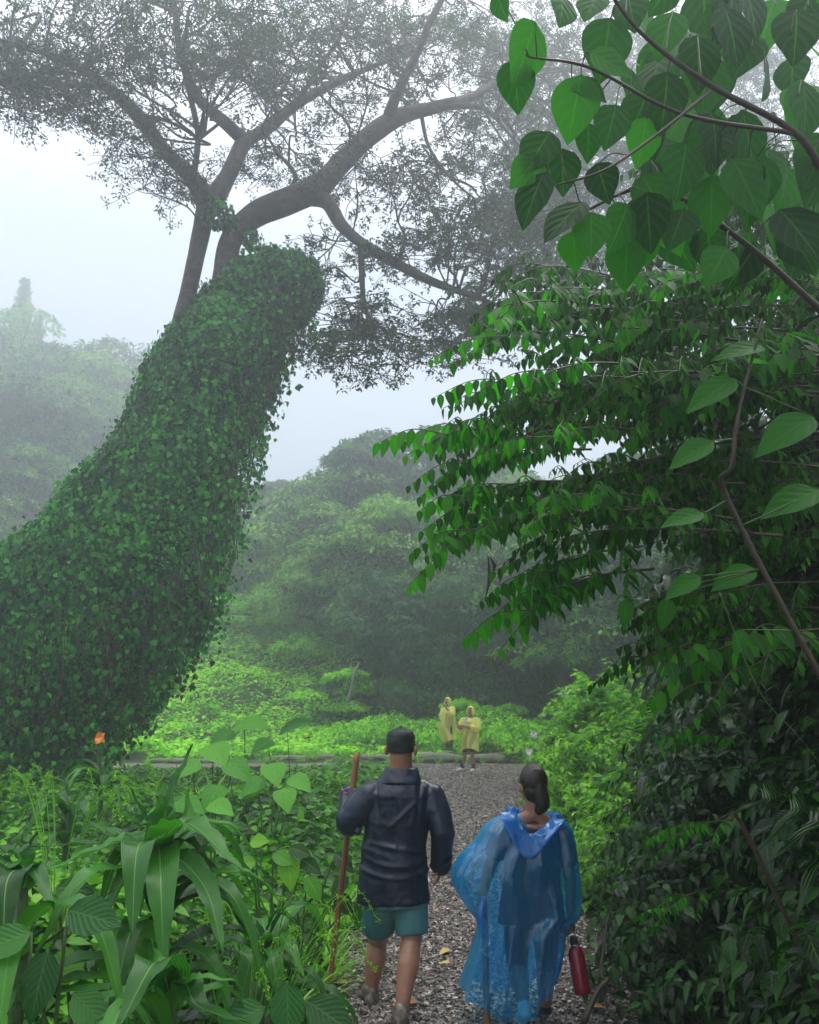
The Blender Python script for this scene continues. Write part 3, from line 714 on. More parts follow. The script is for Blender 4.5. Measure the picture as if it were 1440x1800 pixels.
# right bank low growth
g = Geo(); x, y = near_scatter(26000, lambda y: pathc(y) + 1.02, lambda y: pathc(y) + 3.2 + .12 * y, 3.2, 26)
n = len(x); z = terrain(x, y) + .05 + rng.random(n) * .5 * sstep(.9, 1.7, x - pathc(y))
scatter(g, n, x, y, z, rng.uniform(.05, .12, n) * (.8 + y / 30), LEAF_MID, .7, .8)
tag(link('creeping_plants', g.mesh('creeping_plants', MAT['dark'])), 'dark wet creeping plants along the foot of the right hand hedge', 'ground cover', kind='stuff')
# grass
blade = leaf_tpl(.045, 5, 1, .55, .1, .3)
g = Geo()
def tufts(n, fx, size):
    for _ in range(n):
        x, y = fx(); 
        if on_path(np.array([x]), np.array([y]))[0]: continue
        z0 = float(terrain(x, y)); k = 26; a = rng.random(k) * 6.283; el = rng.uniform(.7, 2.2, k)
        d = N(np.stack([np.cos(a), np.sin(a), el], -1)); T = np.array([x, y, z0]) + rvec(k, .05) * [1, 1, 0]
        g.inst(blade, frames(d, np.stack([-np.cos(a), -np.sin(a), np.full(k, .6)], -1)) * rng.uniform(.5, 1.1, k)[:, None, None] * size, T)
tufts(110, lambda: (lambda y: (rng.uniform(-.5 * y, pathc(y) - .95), y))(rng.uniform(7, 21)), .75)
tufts(60, lambda: (lambda y: (pathc(y) - 1.05 - rng.random() * .5, y))(rng.uniform(4.5, 20)), .5)
tufts(60, lambda: (rng.uniform(-6, 5), rng.uniform(26.2, 29)), .6)
tufts(40, lambda: (rng.uniform(-5.5, -2), rng.uniform(10, 16)), 1.0)
tufts(26, lambda: (rng.uniform(-8, 3.6), rng.uniform(25.95, 26.2)), .42)
tag(link('grass', g.mesh('grass', MAT['grass'])), 'long thin grass growing along the path edges', 'grass', kind='stuff')

# --------- near left plants
def ribbon(geo, pts, width, rnd, segs=16, twist=0.0, wavy=.0, fold=.16):
    c = spline(np.asarray(pts, float), 8); m = len(c); t = np.linspace(0, 1, m)
    tan = N(np.gradient(c, axis=0)); side = N(np.cross(tan, np.array([0, 0, 1.]))); 
    for k in range(1, m):
        if side[k] @ side[k - 1] < 0: side[k] *= -1
    nr = np.cross(side, tan); nr = np.where(nr[:, 2:3] < 0, -nr, nr)
    width = width * 1.4; w = width * np.clip(np.sin(np.pi * np.clip(t, 0, 1) ** .55) ** .75, .03, 1) ; w[0] = width * .25; w[-1] = .002
    u = np.linspace(-1, 1, 7); V = c[:, None] + side[:, None] * (u[None, :, None] * w[:, None, None] / 2) + nr[:, None] * ((np.abs(u) ** 1.2)[None, :, None] * w[:, None, None] * fold)
    V += nr[:, None] * (np.sin(t * 34)[:, None, None] * np.abs(u)[None, :, None] ** 3 * width * .05)
    i = np.arange(m - 1)[:, None] * 7; j = np.arange(6)[None]
    uv = np.stack([np.broadcast_to(.5 + u / 2, (m, 7)), np.broadcast_to(t[:, None], (m, 7))], -1).reshape(-1, 2)
    geo.add(V.reshape(-1, 3), np.stack([i + j, i + j + 1, i + 8 + j, i + 7 + j], -1).reshape(-1, 4), uv, rnd)
def strap_plant(center, d, leaves, label, rand=0, size=1.0, base_px=None, name='strap_leaf_plant', stalks=0):
    base = P(center[0], center[1], d); o = thing(name, (base[0], base[1], float(terrain(base[0], base[1]))), label, 'plant')
    g = Geo(); tube(g, [[base[0], base[1], float(terrain(base[0], base[1])) - .05], (base + [.02, 0, -.3]), base], [.03, .025, .018], 8, 4); part('stem', g, MAT['stem'], o)
    for (mid, tip, w, dm, dt) in leaves:
        g = Geo(); a = base + np.array([0, 0, rng.uniform(-.12, .05)]); ribbon(g, [a, (a * .5 + P(mid[0], mid[1], d + dm) * .5) + [0, 0, .04], P(mid[0], mid[1], d + dm), P(tip[0], tip[1], d + dt)], w, rng.random())
        part('leaf', g, MAT['strap'], o)
    for _ in range(rand):
        g = Geo(); a_ = rng.random() * 6.283; L = rng.uniform(.4, .68) * size; el = rng.uniform(.2, 1.0)
        h0 = base + np.array([0, 0, rng.uniform(-.55, -.05) * size]); dr = np.array([math.cos(a_), math.sin(a_), 0])
        ribbon(g, [h0, h0 + dr * L * .3 + [0, 0, L * .35 * el], h0 + dr * L * .65 + [0, 0, L * .3 * el], h0 + dr * L * .95 + [0, 0, -L * .25]], rng.uniform(.06, .09) * size, rng.random())
        part('leaf', g, MAT['strap'], o)
    return o
strap_plant((275, 1500), 3.5, [((300, 1400), (340, 1308), .10, 0, .05), ((255, 1440), (228, 1385), .075, 0, 0), ((290, 1420), (285, 1370), .085, .1, .15), ((345, 1455), (428, 1535), .125, -.15, -.3),
    ((350, 1500), (440, 1640), .10, .1, .1), ((345, 1530), (428, 1590), .08, -.1, -.2), ((240, 1500), (232, 1650), .115, -.35, -.5), ((283, 1570), (288, 1705), .105, -.35, -.45),
    ((215, 1470), (150, 1445), .09, .2, .35), ((185, 1490), (60, 1540), .10, -.1, -.2), ((180, 1485), (45, 1490), .085, .15, .2), ((365, 1570), (392, 1675), .09, -.3, -.45),
    ((220, 1540), (180, 1620), .08, -.2, -.3), ((330, 1440), (328, 1392), .06, .25, .3)], 'largest strap leaved plant, arching fountain of wide ribbed leaves left of the man', 20, stalks=3)
strap_plant((40, 1560), 3.1, [((20, 1500), (-30, 1480), .09, 0, 0), ((60, 1530), (95, 1600), .08, -.1, -.2), ((10, 1560), (5, 1690), .10, -.2, -.3), ((-10, 1540), (-60, 1560), .09, -.1, 0)], 'strap leaved plant cut by the left edge of the picture', 8)
strap_plant((300, 1745), 2.9, [((265, 1700), (205, 1815), .11, -.25, -.4), ((345, 1720), (415, 1725), .06, -.1, -.1), ((275, 1690), (265, 1650), .07, .1, .1), ((250, 1740), (165, 1800), .08, -.2, -.3), ((350, 1770), (440, 1800), .07, -.1, -.2)], 'low strap leaved plant at the bottom edge under the big fountain plant', 6, .8)
strap_plant((470, 1640), 4.0, [((520, 1590), (575, 1595), .07, 0, .1), ((505, 1660), (535, 1720), .08, -.1, -.2), ((440, 1690), (420, 1780), .10, -.2, -.3), ((480, 1690), (500, 1790), .09, -.3, -.4), ((500, 1610), (560, 1650), .06, 0, 0), ((430, 1620), (400, 1560), .06, 0, 0)], 'strap leaved plant next to the lower end of the man\'s walking stick', 9, .8)
strap_plant((120, 1400), 6.5, [((100, 1370), (60, 1350), .05, 0, 0)], 'grassy strap leaved clump behind the fountain plant at left', 16, .8)
strap_plant((180, 1340), 9.5, [((160, 1320), (110, 1310), .05, 0, 0)], 'grassy clump under the orange flower', 16, .9)
# taro / elephant ear
def taro(px, py, d, leaves, label):
    b = P(px, py, d); z0 = float(terrain(b[0], b[1])); o = thing('elephant_ear_plant', (b[0], b[1], z0), label, 'plant')
    for (lx, ly, s, dx, dn, dd) in leaves:
        q = P(lx, ly, d + dd); g = Geo(); tube(g, [[b[0], b[1], z0], (q + [b[0], b[1], z0]) / 2 + rvec(1, .03)[0], q], [.011, .008, .005], 6, 5)
        st = part('stalk', g, MAT['stem'], o); g = Geo()
        dirv = np.array([dx, -.5, dn]); nr = np.array([-dx * .2, -.45, 1.])
        g.inst(leaf_tpl(.82, 8, 3, .2, .06, .3, wave=.012), frames(dirv[None], nr[None]) * s, (q - N(dirv) * s * .25)[None], np.array([rng.random()])); part('leaf', g, MAT['taro'], o)
taro(375, 1440, 7.5, [(375, 1316, .34, .4, -.25, 0), (340, 1345, .28, -.8, -.4, .1), (410, 1345, .3, 1, -.55, -.1), (380, 1390, .28, -.2, -.4, -.3)], 'elephant ear plant with broad heart leaves standing before the gravel strip')
taro(430, 1400, 12, [(430, 1272, .55, 1, .1, 0), (400, 1290, .4, -.6, -.3, 0)], 'tallest elephant ear plant, its leaf tilted up over the clearing')
taro(510, 1400, 13, [(505, 1280, .6, 1, .55, 0), (470, 1305, .4, -.5, -.2, 0)], 'elephant ear plant with one dark upright leaf left of the man')
taro(480, 1430, 9, [(480, 1350, .34, .2, -.3, 0), (455, 1375, .3, -.6, -.35, 0), (520, 1370, .3, .8, -.35, 0), (500, 1395, .3, .2, -.4, -.3)], 'elephant ear plant with pale flat leaves in front of the log')
taro(330, 1460, 6, [(320, 1412, .26, .9, -.1, 0), (380, 1415, .22, .9, -.2, .2), (290, 1425, .22, -.8, -.2, 0)], 'low elephant ear plant right behind the fountain plant')

# leafy herbs
def herb(x, y, h, nl, ls, label, mat='under', tpl=None, lean=(0, 0), group='leafy herbs on the left bank', name='leafy_herb'):
    z0 = float(terrain(x, y)); o = thing(name, (x, y, z0), label, 'plant', group)
    top = np.array([x + lean[0], y + lean[1], z0 + h]); b = np.array([x, y, z0]); g = Geo()
    c = tube(g, [b, b * .5 + top * .5 + rvec(1, .03)[0], top], [.009, .007, .004], 5, 6); part('stem', g, MAT['stem'], o)
    g = Geo(); t = np.linspace(.25, 1, nl); k = (t * (len(c) - 1)).astype(int); T = c[k]; a = np.arange(nl) * 2.4 + rng.random() * 6
    d = N(np.stack([np.cos(a), np.sin(a), .15 + rvec(nl, .2)[:, 0]], -1))
    g.inst(tpl or LEAF_HI, frames(d, np.array([0, 0, 1.]) + rvec(nl, .15)) * (ls * (1.15 - .5 * t))[:, None, None] * rng.uniform(.85, 1.15, nl)[:, None, None], T)
    part('leaves', g, MAT[mat], o)
for k in range(80):
    d = rng.uniform(4.4, 13); px = rng.uniform(20, 570 if d > 6.6 else 530); x = at_px(px, d, 1600)
    if abs(x - pathc(d)) < 1.15: continue
    herb(x, d, rng.uniform(.28, .55) * (1 if px < 480 else .7), int(rng.integers(9, 16)), rng.uniform(.10, .17), 'wet leafy herb standing among the undergrowth left of the path')
CR = leaf_tpl(.62, 10, 3, .12, .06, .42, wave=.02)
def big_leaf_plant(px, py, d, leaves, label, mat='crinkle'):
    b = P(px, py, d); z0 = float(terrain(b[0], b[1])); o = thing('broad_leaf_plant', (b[0], b[1], z0), label, 'plant')
    for lx, ly, s, dx, dz in leaves:
        q = P(lx, ly, d - .1); g = Geo(); tube(g, [[b[0], b[1], z0], (q + [b[0], b[1], z0]) / 2 + [0, 0, .1], q], [.01, .008, .005], 5, 5); part('stalk', g, MAT['stem'], o)
        g = Geo(); g.inst(CR, frames(np.array([[dx, -.35, dz]]), np.array([[0, -.9, .6]])) * s, q[None], np.array([rng.random()])); part('leaf', g, MAT[mat], o)
big_leaf_plant(90, 1760, 2.9, [(85, 1670, .2, -.1, -1), (120, 1600, .2, .9, -.1), (55, 1640, .17, -.8, -.2), (130, 1745, .16, .8, -.5), (30, 1740, .18, -.7, -.4)], 'glossy crinkled leaf plant in the bottom left corner')
big_leaf_plant(500, 1790, 3.2, [(505, 1725, .19, .1, -1), (540, 1760, .2, .9, -.4), (465, 1770, .18, -.9, -.3)], 'glossy crinkled leaf plant at the bottom beside the walking stick')
big_leaf_plant(190, 1700, 3.4, [(170, 1665, .26, 1, -.05), (210, 1640, .22, 1, -.1), (150, 1690, .2, -.8, -.2), (100, 1560, .16, 1, 0), (230, 1740, .2, .8, -.3)], 'plant with long toothed leaves under the fountain plant', 'under')
big_leaf_plant(530, 1640, 6.4, [(540, 1540, .2, .5, -.7), (590, 1570, .2, .6, -.6), (625, 1590, .16, .2, -1), (520, 1570, .2, -.5, -.5), (590, 1500, .2, .4, -.3), (610, 1540, .18, -.5, -.6)], 'broad dark leaved plant right behind the walking stick', 'under')
big_leaf_plant(480, 1560, 5.0, [(480, 1500, .14, .8, -.3), (510, 1490, .14, .8, -.2), (505, 1500, .2, .2, -1), (450, 1510, .14, -.7, -.3), (530, 1510, .14, .9, -.5), (440, 1480, .13, .6, .1)], 'broad leaved plant with a folded dark leaf between fountain plant and stick', 'under')
# seed grasses arching near the stick
def seed_grass(px, py, d, n, label, h=.6):
    b = P(px, py, d); z0 = float(terrain(b[0], b[1])); o = thing('seed_grass', (b[0], b[1], z0), label, 'grass clump')
    g = Geo()
    for _ in range(n):
        a = rng.uniform(-.9, 1.2); L = rng.uniform(.6, 1) * h; s = np.array([b[0], b[1], z0 if b[2] < z0 else b[2] - .5])
        e = s + np.array([math.sin(a) * L * .9, rng.normal() * .2, .55 + L * .5]); m = (s + e) / 2 + [0, 0, .28 * L]
        c = tube(g, [s, m, e, e + [math.sin(a) * .15, 0, -.14]], [.003, .0025, .002, .0015], 4, 6)
        k = 40; ii = rng.integers(len(c) * 2 // 3, len(c), k)
        g.inst(LEAF_LO, frames(rvec(k), rvec(k)) * .014, c[ii] + rvec(k, .006))
    part('blades', g, MAT['grass'], o)
seed_grass(470, 1700, 4.2, 14, 'arching seed grass drooping beside the walking stick')
seed_grass(110, 1480, 4.6, 16, 'feathery seed grass behind the fountain plant at the left edge', .7)
seed_grass(430, 1780, 3.4, 10, 'thin seed grass at the bottom edge left of the man\'s feet', .5)
# bare red-brown stem
g = Geo(); tube(g, [P(-10, 1715, 3), P(90, 1650, 3.1), P(160, 1590, 3.1), P(200, 1565, 3.2)], [.006, .005, .004, .002], 5, 6)
tag(link('dry_stem', g.mesh('dry_stem', MAT['dead'])), 'thin dry brown stem arching over leaves near the bottom left', 'stem')

# orange flower, fern palm with yellow flowers
def flower(px, py, d, s, mat, label, name='flower', npet=5, stem=True):
    c = P(px, py, d); z0 = float(terrain(c[0], c[1])); o = thing(name, (c[0], c[1], z0), label, 'flower')
    g = Geo(); a = np.arange(npet) * 6.283 / npet + .4
    dv = np.stack([np.cos(a) * .75, np.full(npet, -.5), np.sin(a) * 1.1], -1) + rvec(npet, .22); g.inst(LEAF_HEART, frames(N(dv), np.tile([0, -1., .2], (npet, 1))) * (s * rng.uniform(.6, 1.2, npet))[:, None, None], np.tile(c, (npet, 1))); part('petals', g, MAT[mat], o)
    g = Geo(); tube(g, [[c[0], c[1] + .03, max(z0, c[2] - 1.2)], c], [.008, .005], 5, 2); part('stem', g, MAT['stem'], o)
flower(175, 1296, 12.0, .10, 'orange', 'single orange flower above the grass under the hanging vines', npet=9)
flower(452, 1137, 43, .16, 'yellowf', 'yellow flower at the left foot of the fern palm')
flower(476, 1134, 43, .14, 'yellowf', 'yellow flower at the right foot of the fern palm')
flower(1053, 1653, 6.0, .03, 'pink', 'tiny pink flower right of the red bottle')
for (px, py, t) in [(938, 1290, 'upper'), (930, 1322, 'lower'), ]:
    flower(px, py, 14.0, .07, 'whitef', f'{t} of two white blossoms on the bright shrub beside the path', npet=7)
xb = P(462, 1140, 44); o = thing('fern_palm', (xb[0], xb[1], float(terrain(xb[0], xb[1]))), 'yellow green fern palm with upright fronds at the back of the clearing', 'palm')
for k in range(14):
    g = Geo(); a = k * 2.4; b = np.array([xb[0], xb[1], float(terrain(xb[0], xb[1])) + .3]); dr = np.array([math.cos(a), math.sin(a), 0]); L = rng.uniform(1.4, 2.0)
    c = tube(g, [b, b + dr * .35 * L + [0, 0, L * .75], b + dr * .8 * L + [0, 0, L * .85]], [.04, .03, .01], 4, 8)
    for sgn in (-1, 1):
        sd = np.cross(dr, [0, 0, 1.]) * sgn; kk = len(c) - 4
        g.inst(LEAF_LONG, frames(np.tile(sd + dr * .5 + [0, 0, -.1], (kk, 1)), np.tile([0, 0, 1.], (kk, 1))) * .5, c[4:])
    part('frond', g, MAT['bright'], o)
# leaning bare pole and red stump trunk in the distance
g = Geo(); tube(g, [P(610, 1235, 31), P(618, 1210, 31), P(622, 1185, 31), P(632, 1165, 31.2)], [.07, .06, .05, .03], 6, 5)
tag(link('leaning_pole', g.mesh('leaning_pole', MAT['log'])), 'pale bare leaning branch at the foot of the draped trees', 'branch')
g = Geo(); tube(g, [P(526, 1130, 47), P(526, 1060, 47), P(530, 1045, 47)], [.28, .22, .16], 8, 5, .2)
tag(link('dead_tree', g.mesh('dead_tree', MAT['stick'])), 'reddish brown dead trunk standing at the back of the clearing', 'tree trunk')

# ------------------------------------------------------------------ logs
def log(a, b, r, label, ends=True):
    a, b = np.array(a, float), np.array(b, float); o = thing('fallen_log', ((a[0] + b[0]) / 2, (a[1] + b[1]) / 2, 0), label, 'log', 'logs edging the path')
    g = Geo(); k = 14; pts = [a + (b - a) * t + np.array([0, 0, .012 * math.sin(t * 9)]) for t in np.linspace(0, 1, k)]
    tube(g, pts, r * (1 + .08 * np.sin(np.arange(k) * 1.7)), 16, 6, .34, flat=.82); part('wood', g, MAT['log'], o)
log([.35, 26.7, .13], [2.95, 26.3, .13], .19, 'grey log at the end of the path where two people in yellow stand')
log([-1.5, 27.0, .12], [.2, 26.9, .12], .13, 'short log half hidden in plants behind the man\'s cap')
log([-4.3, 26.5, .11], [-2.4, 26.9, .13], .12, 'middle log behind the gravel strip left of the man')
log([-7.9, 26.0, .08], [-5.4, 26.2, .08], .085, 'leftmost thin log behind the gravel strip')
log([-7.0, 12.2, .08], [-4.9, 12.6, .08], .09, 'dark log on the ground under the hanging vines')

# ------------------------------------------------------------------ right side: leaf sprays
SPRAY_LEAF = leaf_tpl(.48, 6, 1, .12, .10, .36)
def spray_mesh(seed, L=1.5, nside=6, leaf=.168, dens=.052):
    """branch along +y, drooping at the tip, z up"""
    global rng
    keep = rng; rng = np.random.default_rng(seed)
    st, lf = Geo(), Geo()
    def row(c, ls, start=.12):
        ln = np.concatenate([[0], np.cumsum(np.linalg.norm(np.diff(c, axis=0), axis=1))]); tot = ln[-1]
        n = max(3, int(tot * (1 - start) / dens)); s = np.linspace(start * tot, tot, n)
        T = np.stack([np.interp(s, ln, c[:, k]) for k in range(3)], -1); tan = N(np.stack([np.gradient(T[:, k]) for k in range(3)], -1))
        sd = N(np.cross(tan, [0, 0, 1.])) * np.where(np.arange(n) % 2, 1, -1)[:, None]
        dv = N(sd * .6 + tan * .3 + np.array([0, 0, -1.0]) + rvec(n, .17)); nr = np.array([0, 0, 1.]) + sd * .55 + rvec(n, .2)
        taper = np.clip(1.12 - .45 * (s / tot) ** 3, .5, 1.1)
        keepm = rng.random(n) > .06; lf.inst(SPRAY_LEAF, (frames(dv, nr) * (ls * taper * rng.uniform(.65, 1.2, n))[:, None, None])[keepm], T[keepm])
    main = tube(st, [[0, 0, 0], [.03, L * .35, .10], [-.02, L * .7, .08], [0, L, -.12]], [.011, .008, .005, .002], 5, 8)
    row(main, leaf, .35)
    for k in range(nside):
        t = .12 + .72 * k / nside; i0 = int(t * (len(main) - 1)); s0 = main[i0]; sg = 1 if k % 2 else -1; l = L * rng.uniform(.35, .6) * (1.1 - .6 * t)
        e = s0 + np.array([sg * l * .6, l * .8, rng.uniform(-.02, .05) - l * .12]); m = s0 + np.array([sg * l * .32, l * .4, .05])
        c = tube(st, [s0, m, e], [.006, .004, .0015], 4, 7); row(c, leaf * rng.uniform(.85, 1), .1)
    rng = keep
    return st.mesh('twigs', MAT['twig']), lf.mesh('leaves', MAT['spray'])
SPR = [spray_mesh(100 + k, 1.5 + .1 * (k % 3), 5 + k % 4) for k in range(6)]
for k in range(6):
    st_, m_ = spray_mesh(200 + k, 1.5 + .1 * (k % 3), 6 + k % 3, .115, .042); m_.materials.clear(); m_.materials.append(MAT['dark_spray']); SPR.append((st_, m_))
ot = thing('overhanging_tree', (3.4, 4.2, 0), 'dark tree at the right reaching over the path with tiers of drooping leaf sprays', 'tree')
g = Geo(); tube(g, [[3.4, 4.2, -.1], [3.25, 4.2, 1.2], [3.1, 4.3, 2.6], [3.0, 4.5, 4.2], [2.9, 4.7, 6.2]], [.12, .10, .085, .06, .02], 10, 5, .15); tube(g, [[3.3, 4.2, .8], [2.7, 3.8, 1.9], [2.4, 3.7, 3.4]], [.06, .05, .02], 8, 5); part('trunk', g, MAT['bark'], ot)
def put_spray(root, base, tip, k, roll=0.0, name='leafy_branch', dark=False):
    base, tip = np.array(base, float), np.array(tip, float); st, lf = SPR[k % 6 + (6 if dark else 0)]; L = 1.5 + .1 * ((k % 6) % 3)
    v = tip - base; s = np.linalg.norm(v) / L; y = N(v); z = np.array([0, 0, 1.]); x = N(np.cross(y, z)); z = np.cross(x, y)
    if roll: x, z = x * math.cos(roll) + z * math.sin(roll), z * math.cos(roll) - x * math.sin(roll)
    a = bpy.data.objects.new(name, st); COL.objects.link(a); a.parent = root
    Mw = Matrix([[x[0] * s, y[0] * s, z[0] * s, base[0]], [x[1] * s, y[1] * s, z[1] * s, base[1]], [x[2] * s, y[2] * s, z[2] * s, base[2]], [0, 0, 0, 1]])
    a.matrix_basis = Matrix.Translation(-root.location) @ Mw
    b = bpy.data.objects.new('leaves', lf); COL.objects.link(b); b.parent = a
HERO = [((1010, 900), (678, 1000), 3.5, 3.2), ((1060, 850), (705, 905), 3.6, 3.3), ((1040, 790), (700, 848), 3.8, 3.5), ((1000, 790), (680, 770), 3.9, 3.4), ((1050, 690), (760, 690), 3.8, 3.3),
        ((1080, 600), (782, 605), 3.7, 3.3), ((1100, 545), (800, 560), 3.9, 3.4), ((1050, 870), (730, 935), 3.9, 3.6), ((1130, 960), (850, 1060), 3.6, 3.2), ((1150, 1000), (838, 1110), 3.8, 3.4),
        ((1120, 640), (840, 700), 3.3, 2.9), ((1150, 760), (870, 790), 3.2, 2.8), ((1180, 880), (880, 900), 3.1, 2.8), ((1130, 520), (850, 530), 4.2, 3.8)]
for k, (b, t, db, dt) in enumerate(HERO): put_spray(ot, P(b[0], b[1], db), P(t[0] + 32, t[1], dt), k, rng.uniform(-.15, .15))
for k in range(80):
    px = rng.uniform(1190, 1680); py = rng.uniform(430, 1180); d = rng.uniform(3.0, 5.0)
    if (px < 1300 and py < 520) or (px < 1330 and py > 930): continue
    b = P(px, py, d); v = np.array([-rng.uniform(.7, 1.1), rng.uniform(-.5, .3), -rng.uniform(0, .3)])
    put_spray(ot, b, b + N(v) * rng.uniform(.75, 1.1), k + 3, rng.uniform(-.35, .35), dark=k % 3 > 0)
ot2 = thing('overhanging_tree', (4.4, 6.4, 0), 'second dark tree behind the drooping sprays, closing off the sky at the right edge', 'tree')
g = Geo(); tube(g, [[4.4, 6.4, -.1], [4.3, 6.3, 2], [4.0, 6.2, 4.5], [3.9, 6.0, 6.8]], [.15, .12, .08, .03], 10, 5, .15); part('trunk', g, MAT['bark'], ot2)
for k in range(96):
    px = rng.uniform(1140, 1720); py = rng.uniform(300, 1050); d = rng.uniform(4.8, 6.6)
    if (px < 1330 and py < 470) or (px < 1400 and py > 850): continue
    b = P(px, py, d); v = np.array([-rng.uniform(.7, 1.1), rng.uniform(-.7, .3), -rng.uniform(0, .35)])
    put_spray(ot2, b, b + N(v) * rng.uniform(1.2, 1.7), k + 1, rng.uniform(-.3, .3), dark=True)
# hanging dead leaf
g = Geo(); 
for (a, b) in [((858, 978), (852, 1058)), ((862, 980), (866, 1010))]:
    tube(g, [P(a[0], a[1], 3.4), P((a[0] + b[0]) / 2 + 5, (a[1] + b[1]) / 2, 3.4), P(b[0], b[1], 3.4)], [.006, .02, .004], 6, 6, .5, flat=.4)
tag(link('dead_leaf', g.mesh('dead_leaf', MAT['dead'])), 'curled dead leaf hanging under the lowest leaf spray', 'leaf')

# hedge shrubs on the right
def hedge_mesh(seed, rx, ry, rz, n, ls, mat, tpl=LEAF_MID):
    global rng
    keep = rng; rng = np.random.default_rng(seed); g = Geo(); st = Geo(); T, D, NN = [], [], []
    nb = int(n / 15)
    dv = N(rvec(nb)); dv[:, 2] = np.abs(dv[:, 2]) * 1.0 - .12
    r = rng.uniform(.35, 1.0, nb) ** .5 * (1 + .22 * noise(dv * 2.2 + seed, 1))
    C = dv * r[:, None] * [rx, ry, rz]; out = N(dv * [1 / rx, 1 / ry, 1 / rz])
    for c, o_ in zip(C, out):
        d = N(o_ + rvec(1, .5)[0] + [0, 0, -.25]); L = rng.uniform(.25, .5); t = np.linspace(-.3, 1, 15)
        p = c + d * (t * L)[:, None]; p[:, 2] -= .12 * t ** 2
        sd = N(np.cross(d, [0, 0, 1.])) * np.where(np.arange(15) % 2, 1, -1)[:, None]
        T.append(p); D.append(sd * .8 + d * .5 + [0, 0, -.4]); NN.append(np.array([0, 0, 1.]) + o_ * .5 + sd * .2)
    T = np.concatenate(T); D = np.concatenate(D); NN = np.concatenate(NN); m = len(T)
    g.inst(tpl, frames(N(D + rvec(m, .28)), NN + rvec(m, .3)) * (ls * rng.uniform(.6, 1.25, m))[:, None, None], T)
    for _ in range(26):
        e = C[rng.integers(nb)]; tube(st, [[rng.normal() * .15, rng.normal() * .15, -.1], e * .5 + rvec(1, .1)[0], e], [.022, .014, .005], 5, 4, caps=False)
    rng = keep
    return g.mesh('foliage', MAT[mat]), st.mesh('stems', MAT['twig'])
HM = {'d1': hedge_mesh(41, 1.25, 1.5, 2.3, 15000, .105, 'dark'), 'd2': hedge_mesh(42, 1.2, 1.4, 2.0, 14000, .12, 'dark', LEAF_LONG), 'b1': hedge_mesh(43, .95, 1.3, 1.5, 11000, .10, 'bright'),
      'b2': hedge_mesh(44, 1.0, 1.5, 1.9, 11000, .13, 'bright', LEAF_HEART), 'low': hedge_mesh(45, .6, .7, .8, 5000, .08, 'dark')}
def hedge(var, x, y, s, label, sz=1.0, cat='shrub', z=None):
    o = thing('hedge_shrub', (x, y, float(terrain(x, y)) if z is None else z), label, cat, 'shrubs walling the right side of the path'); f, st = HM[var]
    o.rotation_euler.z = rng.random() * 6.28; o.scale = (s, s, s * sz)
    for nm, me in (('foliage', f), ('stems', st)):
        q = bpy.data.objects.new(nm, me); COL.objects.link(q); q.parent = o
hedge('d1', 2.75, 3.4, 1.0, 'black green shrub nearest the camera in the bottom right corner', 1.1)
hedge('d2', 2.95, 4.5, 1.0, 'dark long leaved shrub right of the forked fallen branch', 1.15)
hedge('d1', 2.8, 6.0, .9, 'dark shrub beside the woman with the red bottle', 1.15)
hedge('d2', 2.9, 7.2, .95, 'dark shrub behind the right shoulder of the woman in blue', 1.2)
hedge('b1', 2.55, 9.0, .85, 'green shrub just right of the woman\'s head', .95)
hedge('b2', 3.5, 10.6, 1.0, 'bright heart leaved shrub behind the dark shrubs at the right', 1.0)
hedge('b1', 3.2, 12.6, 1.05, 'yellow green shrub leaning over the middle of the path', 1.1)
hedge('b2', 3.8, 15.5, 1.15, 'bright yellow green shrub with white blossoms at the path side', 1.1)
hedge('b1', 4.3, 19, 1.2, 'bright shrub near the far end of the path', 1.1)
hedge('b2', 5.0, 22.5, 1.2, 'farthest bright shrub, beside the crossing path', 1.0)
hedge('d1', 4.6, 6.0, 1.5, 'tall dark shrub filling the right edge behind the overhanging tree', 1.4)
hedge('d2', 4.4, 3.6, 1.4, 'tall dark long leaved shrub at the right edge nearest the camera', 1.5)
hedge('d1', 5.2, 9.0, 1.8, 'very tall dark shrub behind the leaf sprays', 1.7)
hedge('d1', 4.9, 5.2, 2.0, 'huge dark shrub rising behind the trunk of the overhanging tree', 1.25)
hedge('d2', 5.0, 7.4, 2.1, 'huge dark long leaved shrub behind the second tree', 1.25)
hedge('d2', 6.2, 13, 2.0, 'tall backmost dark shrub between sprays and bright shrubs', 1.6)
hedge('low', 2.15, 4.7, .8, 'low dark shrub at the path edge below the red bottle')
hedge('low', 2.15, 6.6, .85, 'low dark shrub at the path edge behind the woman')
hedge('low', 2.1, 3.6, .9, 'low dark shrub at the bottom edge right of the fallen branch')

def bush(x, y, s, label):  # dark bushes added to stand in for deep shadow between the tall plants
    o = thing('shade_bush', (x, y, float(terrain(x, y)) - .1), label, 'bush'); f, st = HM['low']; o.rotation_euler.z = rng.random() * 6.28; o.scale = (s, s, s)
    for nm, me in (('foliage', f), ('stems', st)):
        q = bpy.data.objects.new(nm, me); COL.objects.link(q); q.parent = o
bush(-1.05, 3.5, .75, 'dark small leaved bush added for the deep shade under the fountain plant')
bush(-1.75, 3.3, .8, 'dark small leaved bush added for shade in the bottom left corner behind the crinkled leaves')
bush(-.72, 3.9, .6, 'dark small leaved bush added for shade left of the lower end of the walking stick')
bush(-2.4, 4.6, .9, 'dark bush added for shade behind the leftmost strap leaved plant')
bush(-1.3, 5.0, .9, 'dark bush added for shade, half hidden behind the fountain plant')
